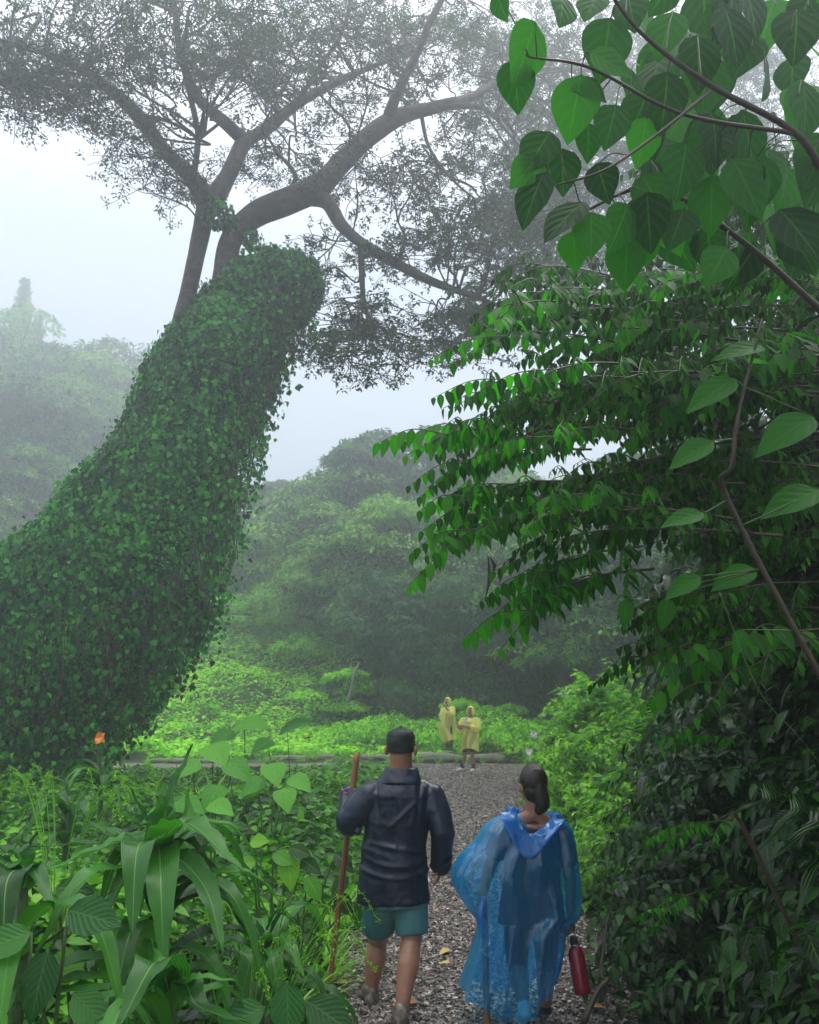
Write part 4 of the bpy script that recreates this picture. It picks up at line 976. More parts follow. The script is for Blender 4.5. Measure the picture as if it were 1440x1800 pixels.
# broad leaf climber, upper right
cl_ = thing('broad_leaf_climber', (2.6, 2.4, 0), 'climber with very large rounded backlit leaves hanging in the upper right', 'vine')
g = Geo()
S1 = tube(g, [P(1460, 330, 2.4), P(1400, 235, 2.3), P(1250, 150, 2.2), P(1130, 60, 2.1), P(1060, -30, 2.0)], [.014, .012, .010, .007, .005], 6, 8)
S2 = tube(g, [P(1460, 560, 2.6), P(1300, 420, 2.5), P(1150, 330, 2.4), P(1010, 380, 2.3), P(960, 400, 2.3)], [.012, .01, .007, .005, .003], 6, 8)
S3 = tube(g, [P(1400, 235, 2.3), P(1200, 200, 2.2), P(1040, 120, 2.1), P(930, 100, 2.0)], [.008, .006, .005, .003], 6, 8)
S4 = tube(g, [P(1250, 160, 2.2), P(1150, 240, 2.15), P(1060, 300, 2.1), P(960, 330, 2.1)], [.006, .005, .004, .002], 6, 8)
tube(g, [[2.6, 2.4, 0], [2.5, 2.5, 1.5], [2.2, 2.5, 2.6], P(1460, 560, 2.6)], [.03, .025, .02, .012], 6, 8)
tube(g, [P(1460, 560, 2.6), P(1490, 430, 2.5), P(1460, 330, 2.4)], [.014, .014, .014], 6, 8)
part('stems', g, MAT['twig'], cl_)
SP_ = np.concatenate([S1, S2, S3, S4])
BL = [ # cx, cy of leaf centre, length px, dir angle deg (0=down), d
    (925, 95, 125, 15, 2.0), (908, 150, 95, -5, 2.05), (1065, 85, 125, 10, 2.1), (1075, 110, 85, -60, 2.05), (1010, 190, 120, 12, 2.1), (1035, 155, 80, -50, 2.1), (990, 15, 90, 5, 1.95), (880, 10, 60, -15, 2.0),
    (1170, 180, 110, 5, 2.2), (1075, 220, 95, 15, 2.1), (945, 265, 100, 30, 2.1), (925, 300, 85, 40, 2.1), (935, 350, 110, 25, 2.1), (990, 300, 90, 0, 2.2), (1035, 250, 70, 0, 2.2), (1130, 250, 90, 10, 2.25),
    (990, 385, 110, 45, 2.2), (1040, 410, 95, 5, 2.2), (1060, 320, 85, -10, 2.2), (1090, 400, 100, 20, 2.3), (1170, 60, 100, 20, 2.2), (1230, 110, 110, 0, 2.3), (1290, 60, 120, -10, 2.2), (1200, 300, 110, 10, 2.3),
    (1260, 240, 120, 0, 2.3), (1140, 390, 110, 0, 2.3), (1190, 400, 100, 25, 2.4), (1350, 130, 120, 5, 2.3), (1320, 250, 120, -15, 2.4), (1400, 60, 120, 10, 2.3), (1250, 360, 110, 5, 2.4), (1410, 200, 120, 0, 2.5),
    (1040, 10, 80, 25, 2.1), (1110, 20, 90, 0, 2.1), (1150, 130, 90, 20, 2.3), (1010, 440, 80, 0, 2.3), (1100, 460, 100, 5, 2.4), (1320, 350, 110, 0, 2.5), (1380, 330, 110, 15, 2.6)]
for _ in range(58): BL.append((rng.uniform(1100, 1460), rng.uniform(-40, 500), rng.uniform(85, 130), rng.uniform(-30, 40), rng.uniform(2.3, 3.0)))
for (cx, cy, L, an, d) in BL:
    g = Geo(); a = R(an); Lm = L * pxm(d, cy) * 1.0; dv = np.array([-math.sin(a), rng.uniform(-.35, .25), -math.cos(a)])
    c = P(cx, cy, d); b = c - N(dv) * Lm * .5; nr = np.array([rng.normal() * .45, -1 + rng.normal() * .2, .35 + rng.normal() * .3])
    g.inst(LEAF_ROUND, frames(dv[None], nr[None]) * Lm, b[None], np.array([rng.random()]))
    near = SP_[np.argmin(np.linalg.norm(SP_ - b, axis=1))]
    lf = part('leaf', g, MAT['broad'], cl_)
    near = near if np.linalg.norm(near - b) < .3 else b + N(near - b + [0, 0, .1]) * .12
    g = Geo(); tube(g, [near, (near + b) / 2 + [0, 0, .02], b + N(dv) * .005], [.0025, .002, .0018], 5, 4); part('petiole', g, MAT['twig'], lf)
# large bright single leaves poking out right
bl2 = thing('large_leaf_shrub', (2.3, 2.7, 0), 'shrub with a column of large bright toothed leaves in front of the dark tree', 'shrub')
g = Geo(); sm = tube(g, [[2.3, 2.7, 0], P(1340, 1000, 2.7), P(1290, 800, 2.6), P(1340, 560, 2.6)], [.012, .01, .008, .004], 6, 8); part('stem', g, MAT['twig'], bl2)
for (cx, cy, L, an, d) in [(1300, 615, 95, 80, 2.6), (1250, 690, 110, 60, 2.6), (1215, 795, 95, 62, 2.6), (1200, 910, 80, 78, 2.6), (1200, 1030, 75, 62, 2.7), (1300, 1130, 50, 20, 2.7), (1100, 1080, 55, 5, 3.0), (1170, 1080, 60, 15, 3.0), (1290, 1015, 90, 70, 2.8), (1380, 760, 130, 60, 2.6), (1390, 880, 120, 70, 2.7)]:
    g = Geo(); a = R(an); Lm = L * pxm(d, cy); dv = np.array([-math.sin(a), -.1, -math.cos(a)]); c = P(cx, cy, d); b = c - N(dv) * Lm * .5
    g.inst(LEAF_HI, frames(dv[None], np.array([[.2, -.8, .8]])) * Lm, b[None], np.array([.8])); near = sm[np.argmin(np.linalg.norm(sm - b, axis=1))]
    lf = part('leaf', g, MAT['broad'], bl2); g = Geo(); tube(g, [near, (near + b) / 2, b], [.003, .0025, .002], 5, 4); part('petiole', g, MAT['stem'], lf)
g = Geo(); tube(g, [P(1265, 1040, 2.3), P(1310, 1160, 2.3), P(1345, 1230, 2.3), P(1400, 1290, 2.35), P(1440, 1340, 2.4)], [.0012] * 5, 5, 6)
tag(link('vine_tendril', g.mesh('vine_tendril', MAT['stem'])), 'thin pale green tendril hanging in front of the dark hedge', 'vine')
# long arching strap leaves right edge
o = thing('strap_leaf_plant', (2.6, 3.2, 0), 'dim strap leaved plant arching from the dark hedge at the lower right', 'plant')
b = np.array([2.6, 3.2, 0.]); g = Geo(); tube(g, [b, b + [0, 0, .75]], [.03, .02], 6, 3); part('stem', g, MAT['stem'], o)
for m, t, w in [((1350, 1410), (1265, 1440), .06), ((1440, 1450), (1350, 1520), .09), ((1400, 1430), (1330, 1500), .06), ((1440, 1520), (1400, 1620), .09)]:
    g = Geo(); ribbon(g, [b + [0, 0, .7], P(m[0] + 60, m[1] + 10, 2.8), P(*m, 2.6), P(*t, 2.5)], w * .7, .1); part('leaf', g, MAT['dark'], o)
put_root = thing('hanging_sapling', (1.9, 3.4, 0), 'sapling with glossy wet leaves catching light right of the woman in blue', 'plant')
g = Geo(); tube(g, [[1.9, 3.4, 0], P(1330, 1500, 3.2), P(1280, 1440, 3.1)], [.012, .009, .005], 6, 5); part('stem', g, MAT['twig'], put_root)
put_spray(put_root, P(1290, 1440, 3.1), P(1140, 1500, 3.0), 2)
put_spray(put_root, P(1250, 1560, 3.2), P(1130, 1640, 3.1), 4); put_spray(put_root, P(1300, 1300, 3.3), P(1160, 1310, 3.2), 1)

# fallen forked branch
g = Geo(); tube(g, [P(1025, 1800, 5.3), P(1050, 1745, 5.35), P(1070, 1722, 5.4)], [.02, .018, .014], 7, 5, .2); tube(g, [P(1070, 1722, 5.4), P(1058, 1715, 5.45), P(1062, 1660, 5.6), P(1075, 1580, 5.8)], [.012, .011, .008, .004], 6, 5, .2)
tag(link('fallen_branch', g.mesh('fallen_branch', MAT['twig'])), 'forked brown branch leaning on the hedge right of the red bottle', 'branch')

# ------------------------------------------------------------------ people
def ico():
    bm = bmesh.new(); bmesh.ops.create_icosphere(bm, subdivisions=3, radius=1)
    v = np.array([q.co[:] for q in bm.verts]); f = np.array([[q.index for q in p.verts] for p in bm.faces]); bm.free(); return v, f
ICV, ICF = ico()
def ball(g, c, r, M=None):
    r = np.broadcast_to(np.asarray(r, float), (3,)); v = ICV * r
    if M is not None: v = v @ np.asarray(M).T
    g.add(v + c, ICF)
def cone(g, a, b, r0, r1, flat=1.0, mid=None):
    a, b = np.asarray(a, float), np.asarray(b, float)
    pts = [a, a + (b - a) * .5 if mid is None else np.asarray(mid[0], float), b]; rr = [r0, (r0 + r1) / 2 if mid is None else mid[1], r1]
    tube(g, pts, rr, 20, 5, 0, flat=flat)
    if flat == 1.0: ball(g, a, r0 * .99); ball(g, b, r1 * .99)
def remesh(g, vox, sm=4, name='body', mat=None, disp=None):
    me = g.mesh('tmp', []); o = bpy.data.objects.new('tmp', me); COL.objects.link(o)
    m = o.modifiers.new('r', 'REMESH'); m.mode = 'VOXEL'; m.voxel_size = vox; m.use_smooth_shade = True
    if sm: s = o.modifiers.new('s', 'SMOOTH'); s.factor = .5; s.iterations = sm
    dg = bpy.context.evaluated_depsgraph_get(); dg.update(); out = bpy.data.meshes.new_from_object(o.evaluated_get(dg))
    bpy.data.objects.remove(o); bpy.data.meshes.remove(me); out.name = name
    if disp:
        n = len(out.vertices); co = np.zeros(n * 3); no = np.zeros(n * 3); out.vertices.foreach_get('co', co); out.vertices.foreach_get('normal', no)
        co = co.reshape(-1, 3); no = no.reshape(-1, 3); out.vertices.foreach_set('co', (co + no * disp(co, no)[:, None]).ravel()); out.update()
    out.polygons.foreach_set('use_smooth', np.full(len(out.polygons), True))
    out.materials.clear(); out.materials.append(mat); return out
def hand(g, w, d, pn, curl=.6, sc_=1.0, thumb=1):
    """w wrist, d pointing direction, pn palm-facing normal (fingers curl towards it), thumb side sign"""
    d = N(d); pn = N(np.asarray(pn, float) - d * (np.asarray(pn) @ d)); sd = np.cross(d, pn) * thumb
    M = np.stack([sd, d, pn], -1); c = w + d * .045 * sc_
    ball(g, c, np.array([.04, .052, .017]) * sc_, M); ball(g, w, .026 * sc_)
    for k, (off, L) in enumerate([(.029, .075), (.010, .083), (-.010, .077), (-.029, .062)]):
        p = w + (d * .085 + sd * off) * sc_; a = 0
        dirc = d
        for q, seg in enumerate((.45, .32, .23)):
            a += curl * (1 + .1 * k); dirc = d * math.cos(a) + pn * math.sin(a); e = p + dirc * L * seg * 1.15 * sc_
            cone(g, p, e, (.0095 - .001 * q) * sc_, (.0088 - .001 * q) * sc_); p = e
    p = w + (d * .03 + sd * .03) * sc_; e = p + (sd * .035 + d * .03 + pn * .012) * sc_; cone(g, p, e, .012 * sc_, .010 * sc_)
    cone(g, e, e + (d * .02 + pn * .026 * (1 + curl) - sd * .004) * sc_, .010 * sc_, .008 * sc_)
def head(g, c, face, s=1.0, up=(0, 0, 1), ear=.08):
    face = N(face); up = N(np.asarray(up, float) - face * (np.asarray(up) @ face)); rt = np.cross(face, up); M = np.stack([rt, face, up], -1)
    ball(g, c + up * .02 * s, np.array([.076, .096, .098]) * s, M); ball(g, c - up * .045 * s + face * .028 * s, np.array([.058, .062, .072]) * s, M)
    ball(g, c - up * .10 * s + face * .06 * s, np.array([.026, .022, .02]) * s, M)
    cone(g, c + face * .094 * s + up * .01 * s, c + face * .112 * s - up * .028 * s, .008 * s, .013 * s)
    ball(g, c + face * .088 * s + up * .028 * s, np.array([.05, .012, .008]) * s, M)
    for q in (-1, 1): ball(g, c + rt * q * ear * s - face * .005 * s - up * .012 * s, np.array([.014, .02, .032]) * s, M); ball(g, c + face * .07 * s + rt * q * .04 * s - up * .03 * s, np.array([.022, .02, .02]) * s, M)
    return M
def legs(g, J, s=1.0, bare=True):
    for q in 'LR':
        h, k, a = (np.asarray(J[n + q], float) for n in ('hip', 'kn', 'an'))
        cone(g, h, k, .092 * s, .056 * s, mid=((h + k) / 2, .08 * s)); bk = np.array([0, -.018, 0]) if 'back' not in J else np.asarray(J['back']) * .018
        cone(g, k, a, .054 * s, .034 * s, mid=(k * .65 + a * .35 + bk, .062 * s))
        t = np.asarray(J['toe' + q], float); cone(g, a - [0, 0, .03], t, .034 * s, .028 * s)
def foot_geo(g, a, t, s=1.0):
    a, t = np.asarray(a, float), np.asarray(t, float); heel = a - N(t - a) * .03 - np.array([0, 0, .045]); 
    cone(g, heel, t + [0, 0, .005], .042 * s, .036 * s, mid=((heel + t) / 2 + [0, 0, .012], .045 * s)); cone(g, a + [0, 0, .01], heel, .046 * s, .044 * s)

# ---- man in navy jacket
def man():
    o = thing('person', tuple(P(700, 1790, 5.8) * [1, 1, 0]), 'man from behind in wet navy jacket, teal shorts and dark cap, holding a stick', 'person', None)
    hc = P(705, 1316, 5.78); nk = P(705, 1362, 5.80)
    J = dict(hipL=P(672, 1578, 5.8), hipR=P(722, 1578, 5.8), knL=P(664, 1655, 6.0), knR=P(723, 1655, 5.74), anL=P(653, 1742, 5.99), anR=P(706, 1778, 5.56),
             toeL=P(645, 1742, 6.16) * [1, 1, 0] + [0, 0, .05], toeR=P(700, 1778, 5.76) * [1, 1, 0] + [0, 0, .05])
    shL, elL, wrL = P(650, 1402, 5.8), P(615, 1446, 5.80), P(614, 1404, 6.04)
    shR, elR, wrR = P(757, 1402, 5.8), P(777, 1462, 5.72), P(775, 1512, 5.84)
    g = Geo(); head(g, hc, (.25, 1, -.06), 1.05, ear=.097); cone(g, hc - [0, .01, .05], nk, .075, .082); tube(g, [P(705, 1375, 5.8), P(703, 1450, 5.8), P(697, 1590, 5.8)], [.10, .12, .12], 20, 6, flat=1.25)
    for a, b, c in ((shL, elL, wrL), (shR, elR, wrR)): cone(g, a, b, .06, .045); cone(g, b, c, .045, .03)
    cone(g, nk, shL, .06, .055); cone(g, nk, shR, .06, .055)
    legs(g, J, 1.14)
    hand(g, wrL, N(P(619, 1388, 6.1) - wrL), (0, 1, .3), 1.1, 1, 1); hand(g, wrR, (0, .25, -1), (-1, .2, 0), .35, 1, -1)
    part('body', remesh(g, .0065, 3, 'body', MAT['skin']), None, o) if False else link('body', remesh(g, .0065, 3, 'body', MAT['skin']), o)
    # cap
    M = np.stack(np.array([N([1, -.25, 0]), N([.25, 1, 0]), [0, 0, 1.]]), -1); g = Geo(); ball(g, hc + [0, -.004, .042], np.array([.097, .114, .098]), M)
    tube(g, [hc + [0, -.004, -.022], hc + [0, -.006, .045]], [.106, .107], 28, 3, flat=.9); tube(g, [hc + [0, -.004, z_] for z_ in (.03, .06, .09, .112, .128, .134)], [.107, .108, .104, .090, .062, .02], 28, 1, flat=.9)
    ball(g, hc + [0, 0, .146], .009); f = N([.25, 1, 0]); ball(g, hc + f * .13 + [0, 0, .02], [.075, .07, .008], M)
    cap = link('cap', remesh(g, .005, 2, 'cap', MAT['cap'], lambda c, n: .002 * noise(c, 30)), o)
    g = Geo(); 
    for a in (-.9, 0, .9):
        b = np.array([math.sin(a), -math.cos(a), 0]); c0 = hc + [0, -.004, .035]
        tube(g, [c0 + b * [.096, .114, 0] * math.cos(t) + np.array([0, 0, .110]) * math.sin(t) for t in np.linspace(-.1, 1.5, 8)], [.0015] * 2, 4, 2)
    link('seam', g.mesh('seam', MAT['black']), cap)
    # jacket
    g = Geo(); cols = [(1366, 705, 32), (1378, 705, 52), (1396, 705, 60), (1430, 702, 58), (1480, 694, 55), (1530, 692, 57), (1583, 692, 61)]
    pts = [P(x, y, 5.8) for y, x, w in cols]; rad = [w * pxm(5.8, 1450) * (.66 if y > 1380 else .6) for y, x, w in cols]; tube(g, pts, rad, 32, 5, 0, flat=1.52)
    tube(g, [P(705, 1350, 5.8), P(705, 1374, 5.8)], [.09, .135], 24, 3, flat=1.15)
    cone(g, nk + [0, 0, -.03], shL + [0, 0, .0], .07, .085); cone(g, nk + [0, 0, -.03], shR, .07, .085)
    cone(g, shL, elL + [0, 0, .01], .098, .088, mid=((shL + elL) / 2 + [-.01, 0, -.0], .096)); cone(g, elL, wrL + [0, 0, .01], .090, .066); cone(g, elL + [0, 0, -.01], P(629, 1462, 5.74), .06, .022)
    cone(g, shR, elR, .095, .076, mid=((shR + elR) / 2 + [.012, 0, 0], .088)); cone(g, elR, wrR + [0, 0, -.03], .076, .058, mid=((elR + wrR) / 2 + [0, 0, 0], .072))
    def fold(c, n):
        u = c - P(700, 1480, 5.8); a = noise(u * [1.1, 1, 2.2] + 3, 3.2); b = noise(u * [2.5, 1, 1.2] + 9, 5.5); low = sstep(.25, -.2, u[:, 2])
        f1 = np.exp(-((u[:, 2] + .02 + .18 * u[:, 0]) / .018) ** 2) * np.exp(-(u[:, 0] / .13) ** 2) * .017 + np.exp(-((u[:, 2] + .13 - .25 * u[:, 0] ** 2 * 4) / .02) ** 2) * np.exp(-(u[:, 0] / .16) ** 2) * .014
        f2 = np.exp(-((u[:, 2] + .20 - .9 * u[:, 0] ** 2) / .016) ** 2) * .009 + np.exp(-((u[:, 2] - .16 - .9 * u[:, 0]) / .02) ** 2) * np.exp(-((u[:, 0] - .03) / .09) ** 2) * .013
        f3 = np.exp(-((np.abs(u[:, 0]) - .135 - .1 * (u[:, 2] - .25)) / .014) ** 2) * sstep(.1, .25, u[:, 2]) * -.010
        b2 = noise(u * [3.5, 1, 3.5] + 4, 9)
        return (1 - np.abs(a) * 2.2) * .009 * (.4 + low) + (1 - np.abs(b) * 2) * .0045 + (1 - np.abs(b2) * 2) * .0015 + (f1 + f2) * (n[:, 1] < 0) + f3
    ja = link('jacket', remesh(g, .0065, 3, 'jacket', MAT['jacket'], fold), o)
    g = Geo(); pc = P(607, 1386, 5.84) + np.array([-.022, -.074, 0.012]); 
    pv = P(609, 1389, 5.66)
    for nm, off, hh, mt in (('patch', 0, .016, 'red'), ('patch', .024, .012, 'pblue')):
        g = Geo(); c = P(608, 1395, 5.965) + np.array([.0, 0, off]); ball(g, c, [.014, .012, hh], None); link(nm, g.mesh(nm, MAT[mt]), ja)
    # shorts
    g = Geo(); tube(g, [P(695, 1550, 5.8), P(697, 1590, 5.8)], [.145, .145], 28, 3, flat=1.5)
    cone(g, P(670, 1580, 5.8), P(664, 1624, 5.88), .108, .106, 1.0) ; tube(g, [P(670, 1585, 5.8), P(666, 1630, 5.9)], [.11, .108], 24, 3)
    tube(g, [P(722, 1585, 5.8), P(725, 1642, 5.77)], [.112, .104], 24, 3)
    link('shorts', remesh(g, .009, 2, 'shorts', MAT['shorts'], lambda c, n: .011 * noise(c * [1.6, 1, .6], 7) + .003 * noise(c, 25)), o)
    for q, s_ in (('L', 1), ('R', 1)):
        g = Geo(); foot_geo(g, J['an' + q], J['toe' + q], 1.12); sh = link('shoe', remesh(g, .007, 3, 'shoe', MAT['shoe']), o)
        g = Geo(); a = J['an' + q]; tube(g, [a + [0, 0, -.01], a + [0, 0, .035]], [.046, .044], 16, 2); link('sock', g.mesh('sock', MAT['sock'] if q == 'L' else MAT['shoe']), o)
man()
g = Geo(); tube(g, [P(628, 1324, 6.12), P(615, 1430, 6.16), P(600, 1560, 6.2), P(578, 1746, 6.22)], [.0215, .021, .020, .017], 12, 8, .06)
tag(link('walking_stick', g.mesh('walking_stick', MAT['stick'])), 'reddish brown walking stick held upright by the man', 'walking stick')

def poncho(rows, d, hem, back_dip, depth, mat, nth=130, nrow=70, fold_amp=.02, seed=0, name='poncho', ctr_front=0.0, legs_gap=None):
    rows = np.array(rows, float); t = np.linspace(0, 1, nrow); ry = np.interp(t, np.linspace(0, 1, len(rows)), rows[:, 0])
    xl = np.interp(ry, rows[:, 0], rows[:, 1]); xr = np.interp(ry, rows[:, 0], rows[:, 2]); th = np.linspace(0, 2 * math.pi, nth, endpoint=False)
    V = np.zeros((nrow, nth, 3)); dp = np.interp(t, np.linspace(0, 1, len(depth)), depth)
    back = np.exp(-(((th - 1.5 * math.pi)) / .45) ** 2)
    for k in range(nrow):
        a, b = P(xl[k], ry[k], d), P(xr[k], ry[k], d); c = (a + b) / 2; hw = (b[0] - a[0]) / 2
        ct, st = np.cos(th), np.sin(th); se = np.sign(ct) * np.abs(ct) ** .85
        ph = noise(np.stack([ct * 1.2, st * 1.2, np.full(nth, t[k] * 1.1 + seed)], -1), 2.2); rip = noise(np.stack([ct * 3, st * 3, np.full(nth, t[k] * 1.5 + seed)], -1), 2.4)
        amp = fold_amp * (.3 + 1.2 * t[k]); f = (1 - 2.2 * np.abs(ph)) * amp + (1 - 2 * np.abs(rip)) * amp * .5
        V[k, :, 0] = c[0] + se * hw + ct * f * .6; V[k, :, 1] = d + st * (dp[k] + f * 1.6)
        z = c[2] - back * back_dip * np.clip(1 - t[k] / .16, 0, 1)
        if k > nrow * .8: z = z + hem(th, (t[k] - .8) / .2)
        V[k, :, 2] = z
    g = Geo(); i = np.arange(nrow - 1)[:, None] * nth; j = np.arange(nth)[None]; j2 = (j + 1) % nth
    g.add(V.reshape(-1, 3), np.stack([i + j, i + j2, i + nth + j2, i + nth + j], -1).reshape(-1, 4)[:, ::-1]); return g

def woman():
    o = thing('person', tuple(P(935, 1810, 5.6) * [1, 1, 0]), 'woman seen from behind in a blue see-through plastic poncho with dark tied hair', 'person')
    D = 5.65; hc = P(935, 1380, D); nk = P(938, 1432, D)
    J = dict(hipL=P(912, 1600, D), hipR=P(958, 1600, D), knL=P(908, 1690, 5.72), knR=P(960, 1690, 5.78), anL=P(922, 1772, 5.58), anR=P(958, 1775, 5.82),
             toeL=P(918, 1800, 5.66), toeR=P(962, 1785, 5.98) * [1, 1, 0] + [0, 0, .045])
    shL, elL, wrL = P(882, 1462, D), P(858, 1535, 5.66), P(846, 1585, 5.62)
    shR, elR, wrR = P(990, 1468, D), P(1003, 1545, 5.62), P(1003, 1612, 5.58)
    g = Geo(); head(g, hc, (-.45, 1, -.1), 1.0); cone(g, hc + [0, .0, -.06], nk, .05, .055); tube(g, [P(938, 1448, D), P(937, 1510, D), P(935, 1620, D)], [.085, .10, .11], 20, 6, flat=1.5)
    for a, b, c in ((shL, elL, wrL), (shR, elR, wrR)): cone(g, a, b, .05, .038); cone(g, b, c, .038, .026)
    cone(g, nk, shL, .05, .048); cone(g, nk, shR, .05, .048); legs(g, J, .95)
    hand(g, wrL, (0, .3, -1), (-1, 0, 0), 1.0, .9, 1); hand(g, wrR, N(P(1010, 1655, 5.57) - wrR), (-.8, .5, 0), 1.05, .95, -1)
    link('body', remesh(g, .0065, 3, 'body', MAT['skin2']), o)
    f = N([-.45, 1, 0]); rt = np.array([f[1], -f[0], 0]); M = np.stack([rt, f, [0, 0, 1.]], -1)
    g = Geo(); ball(g, hc - f * .022 + [0, 0, .03], [.091, .10, .108], M); ball(g, hc - f * .04 + [0, 0, -.03], [.082, .075, .08], M); cone(g, hc - f * .09 + [0, 0, .0], hc - f * .09 + [.01, 0, -.05], .04, .045)
    cone(g, hc - f * .085 + [.012, 0, -.05], hc - f * .04 + [.018, 0, -.15], .05, .034, mid=(hc - f * .085 + [.02, 0, -.11], .045))
    link('hair', remesh(g, .006, 2, 'hair', MAT['hair'], lambda c, n: .003 * noise(c * [1, 1, .15], 60)), o)
    g = Geo(); tube(g, [P(938, 1452, D), P(937, 1480, D), P(936, 1540, D), P(935, 1625, D)], [.09, .118, .118, .14], 24, 5, flat=1.55)
    cone(g, nk + [0, 0, -.055], shL, .05, .065); cone(g, nk + [0, 0, -.055], shR, .05, .065); cone(g, shL, shL * .55 + elL * .45, .066, .07); cone(g, shR, shR * .5 + elR * .5, .066, .07)
    link('t_shirt', remesh(g, .01, 3, 't_shirt', MAT['navytee'], lambda c, n: .006 * noise(c, 9)), o)
    g = Geo(); tube(g, [P(935, 1590, D), P(935, 1625, D)], [.135, .135], 20, 3, flat=1.4)
    for q in 'LR': cone(g, J['hip' + q], J['kn' + q], .105, .068); cone(g, J['kn' + q], J['kn' + q] * .45 + J['an' + q] * .55, .068, .052)
    link('leggings', remesh(g, .009, 2, 'leggings', MAT['legging']), o)
    g = Geo(); foot_geo(g, J['anL'], J['toeL'], .95); s1 = link('shoe', remesh(g, .007, 3, 'shoe', MAT['sole']), o)
    g = Geo(); foot_geo(g, J['anR'], J['toeR'], .95); link('shoe', remesh(g, .007, 3, 'shoe', MAT['sock']), o)
    rows = [(1428, 902, 978), (1440, 868, 990), (1456, 850, 1003), (1480, 836, 1010), (1502, 812, 1014), (1530, 797, 1018), (1556, 800, 1020), (1582, 817, 1020), (1600, 832, 1016), (1612, 841, 1002), (1632, 842, 986), (1668, 834, 985), (1705, 823, 978), (1737, 814, 970)]
    def hem(th, q):  # px 1758 is the corner; middle hangs lower
        x = np.cos(th); return -q * .11 * np.exp(-((x - .05) / .55) ** 2) + q * .035 * (x > .6)
    g = poncho(rows, D, hem, .17, [.10, .18, .22, .23, .22, .24, .26], None, fold_amp=.034, seed=1)
    po = link('poncho', g.mesh('poncho', MAT['blue_film']), o)
    g = Geo(); 
    for k in range(6):
        e = .007 * k; tube(g, [P(906 - k * 5, 1424 + k, D - .07 - e), P(912 - k * 5, 1446, D - .15 - e), P(932 - k, 1470 + k * 7, D - .185 - e), P(952 + k * 4, 1460 + k, D - .16 - e), P(972 + k * 4, 1436 + k, D - .07 - e)], [.008, .012, .017, .012, .008], 10, 8, .7, flat=.6)
    tube(g, [P(903, 1424, D - .09), P(896, 1424, D), P(910, 1430, D + .09), P(938, 1440, D + .13), P(968, 1436, D + .09), P(981, 1436, D), P(974, 1436, D - .09)], [.022] * 3, 10, 6, .5)
    link('hood', remesh(g, .007, 1, 'hood', MAT['blue_hood'], lambda c, n: .006 * noise(c, 30)), po)
    g = Geo(); tube(g, [P(842, 1668, D - .245), P(880, 1700, D - .29), P(918, 1722, D - .29)], [.003, .004, .003], 6, 8, .3); tube(g, [P(850, 1575, D - .2), P(846, 1610, D - .22), P(850, 1650, D - .24)], [.014, .02, .01], 8, 6, .5)
    link('fold', g.mesh('fold', MAT['blue_hood']), po)
woman()
g = Geo(); tube(g, [P(850, 1560, 5.62), P(853, 1660, 5.58), P(857, 1822, 5.50)], [.021, .021, .019], 12, 8, .06)
tag(link('walking_stick', g.mesh('walking_stick', MAT['stick'])), 'orange brown walking stick under the blue poncho, its foot showing below the hem', 'walking stick')
# bottle
A, B = P(1008, 1648, 5.57), P(1025, 1748, 5.52); ax = N(B - A); o = thing('water_bottle', tuple(B), 'crimson metal water bottle with black cap hanging from the woman\'s right hand', 'bottle')
L = np.linalg.norm(B - A); at_ = lambda t: A + ax * L * t
g = Geo(); prof = [(.14, .020), (.17, .030), (.24, .044), (.34, .050), (.6, .051), (.9, .051), (.975, .049), (1.0, .042)]
tube(g, [at_(t) for t, r in prof], [r for t, r in prof], 28, 1); 
link('bottle_body', g.mesh('bottle_body', MAT['bottle']), o)
bpy.data.objects[-1] if False else None
g = Geo(); tube(g, [at_(-.02), at_(0), at_(.12), at_(.13)], [.018, .024, .025, .02], 20, 1); link('cap', g.mesh('cap', MAT['black']), o)
g = Geo(); tube(g, [at_(.125), at_(.15)], [.024, .024], 20, 1); link('ring', g.mesh('ring', MAT['metal']), o)
for q in o.children: q.matrix_parent_inverse = Matrix.Translation(-o.location)

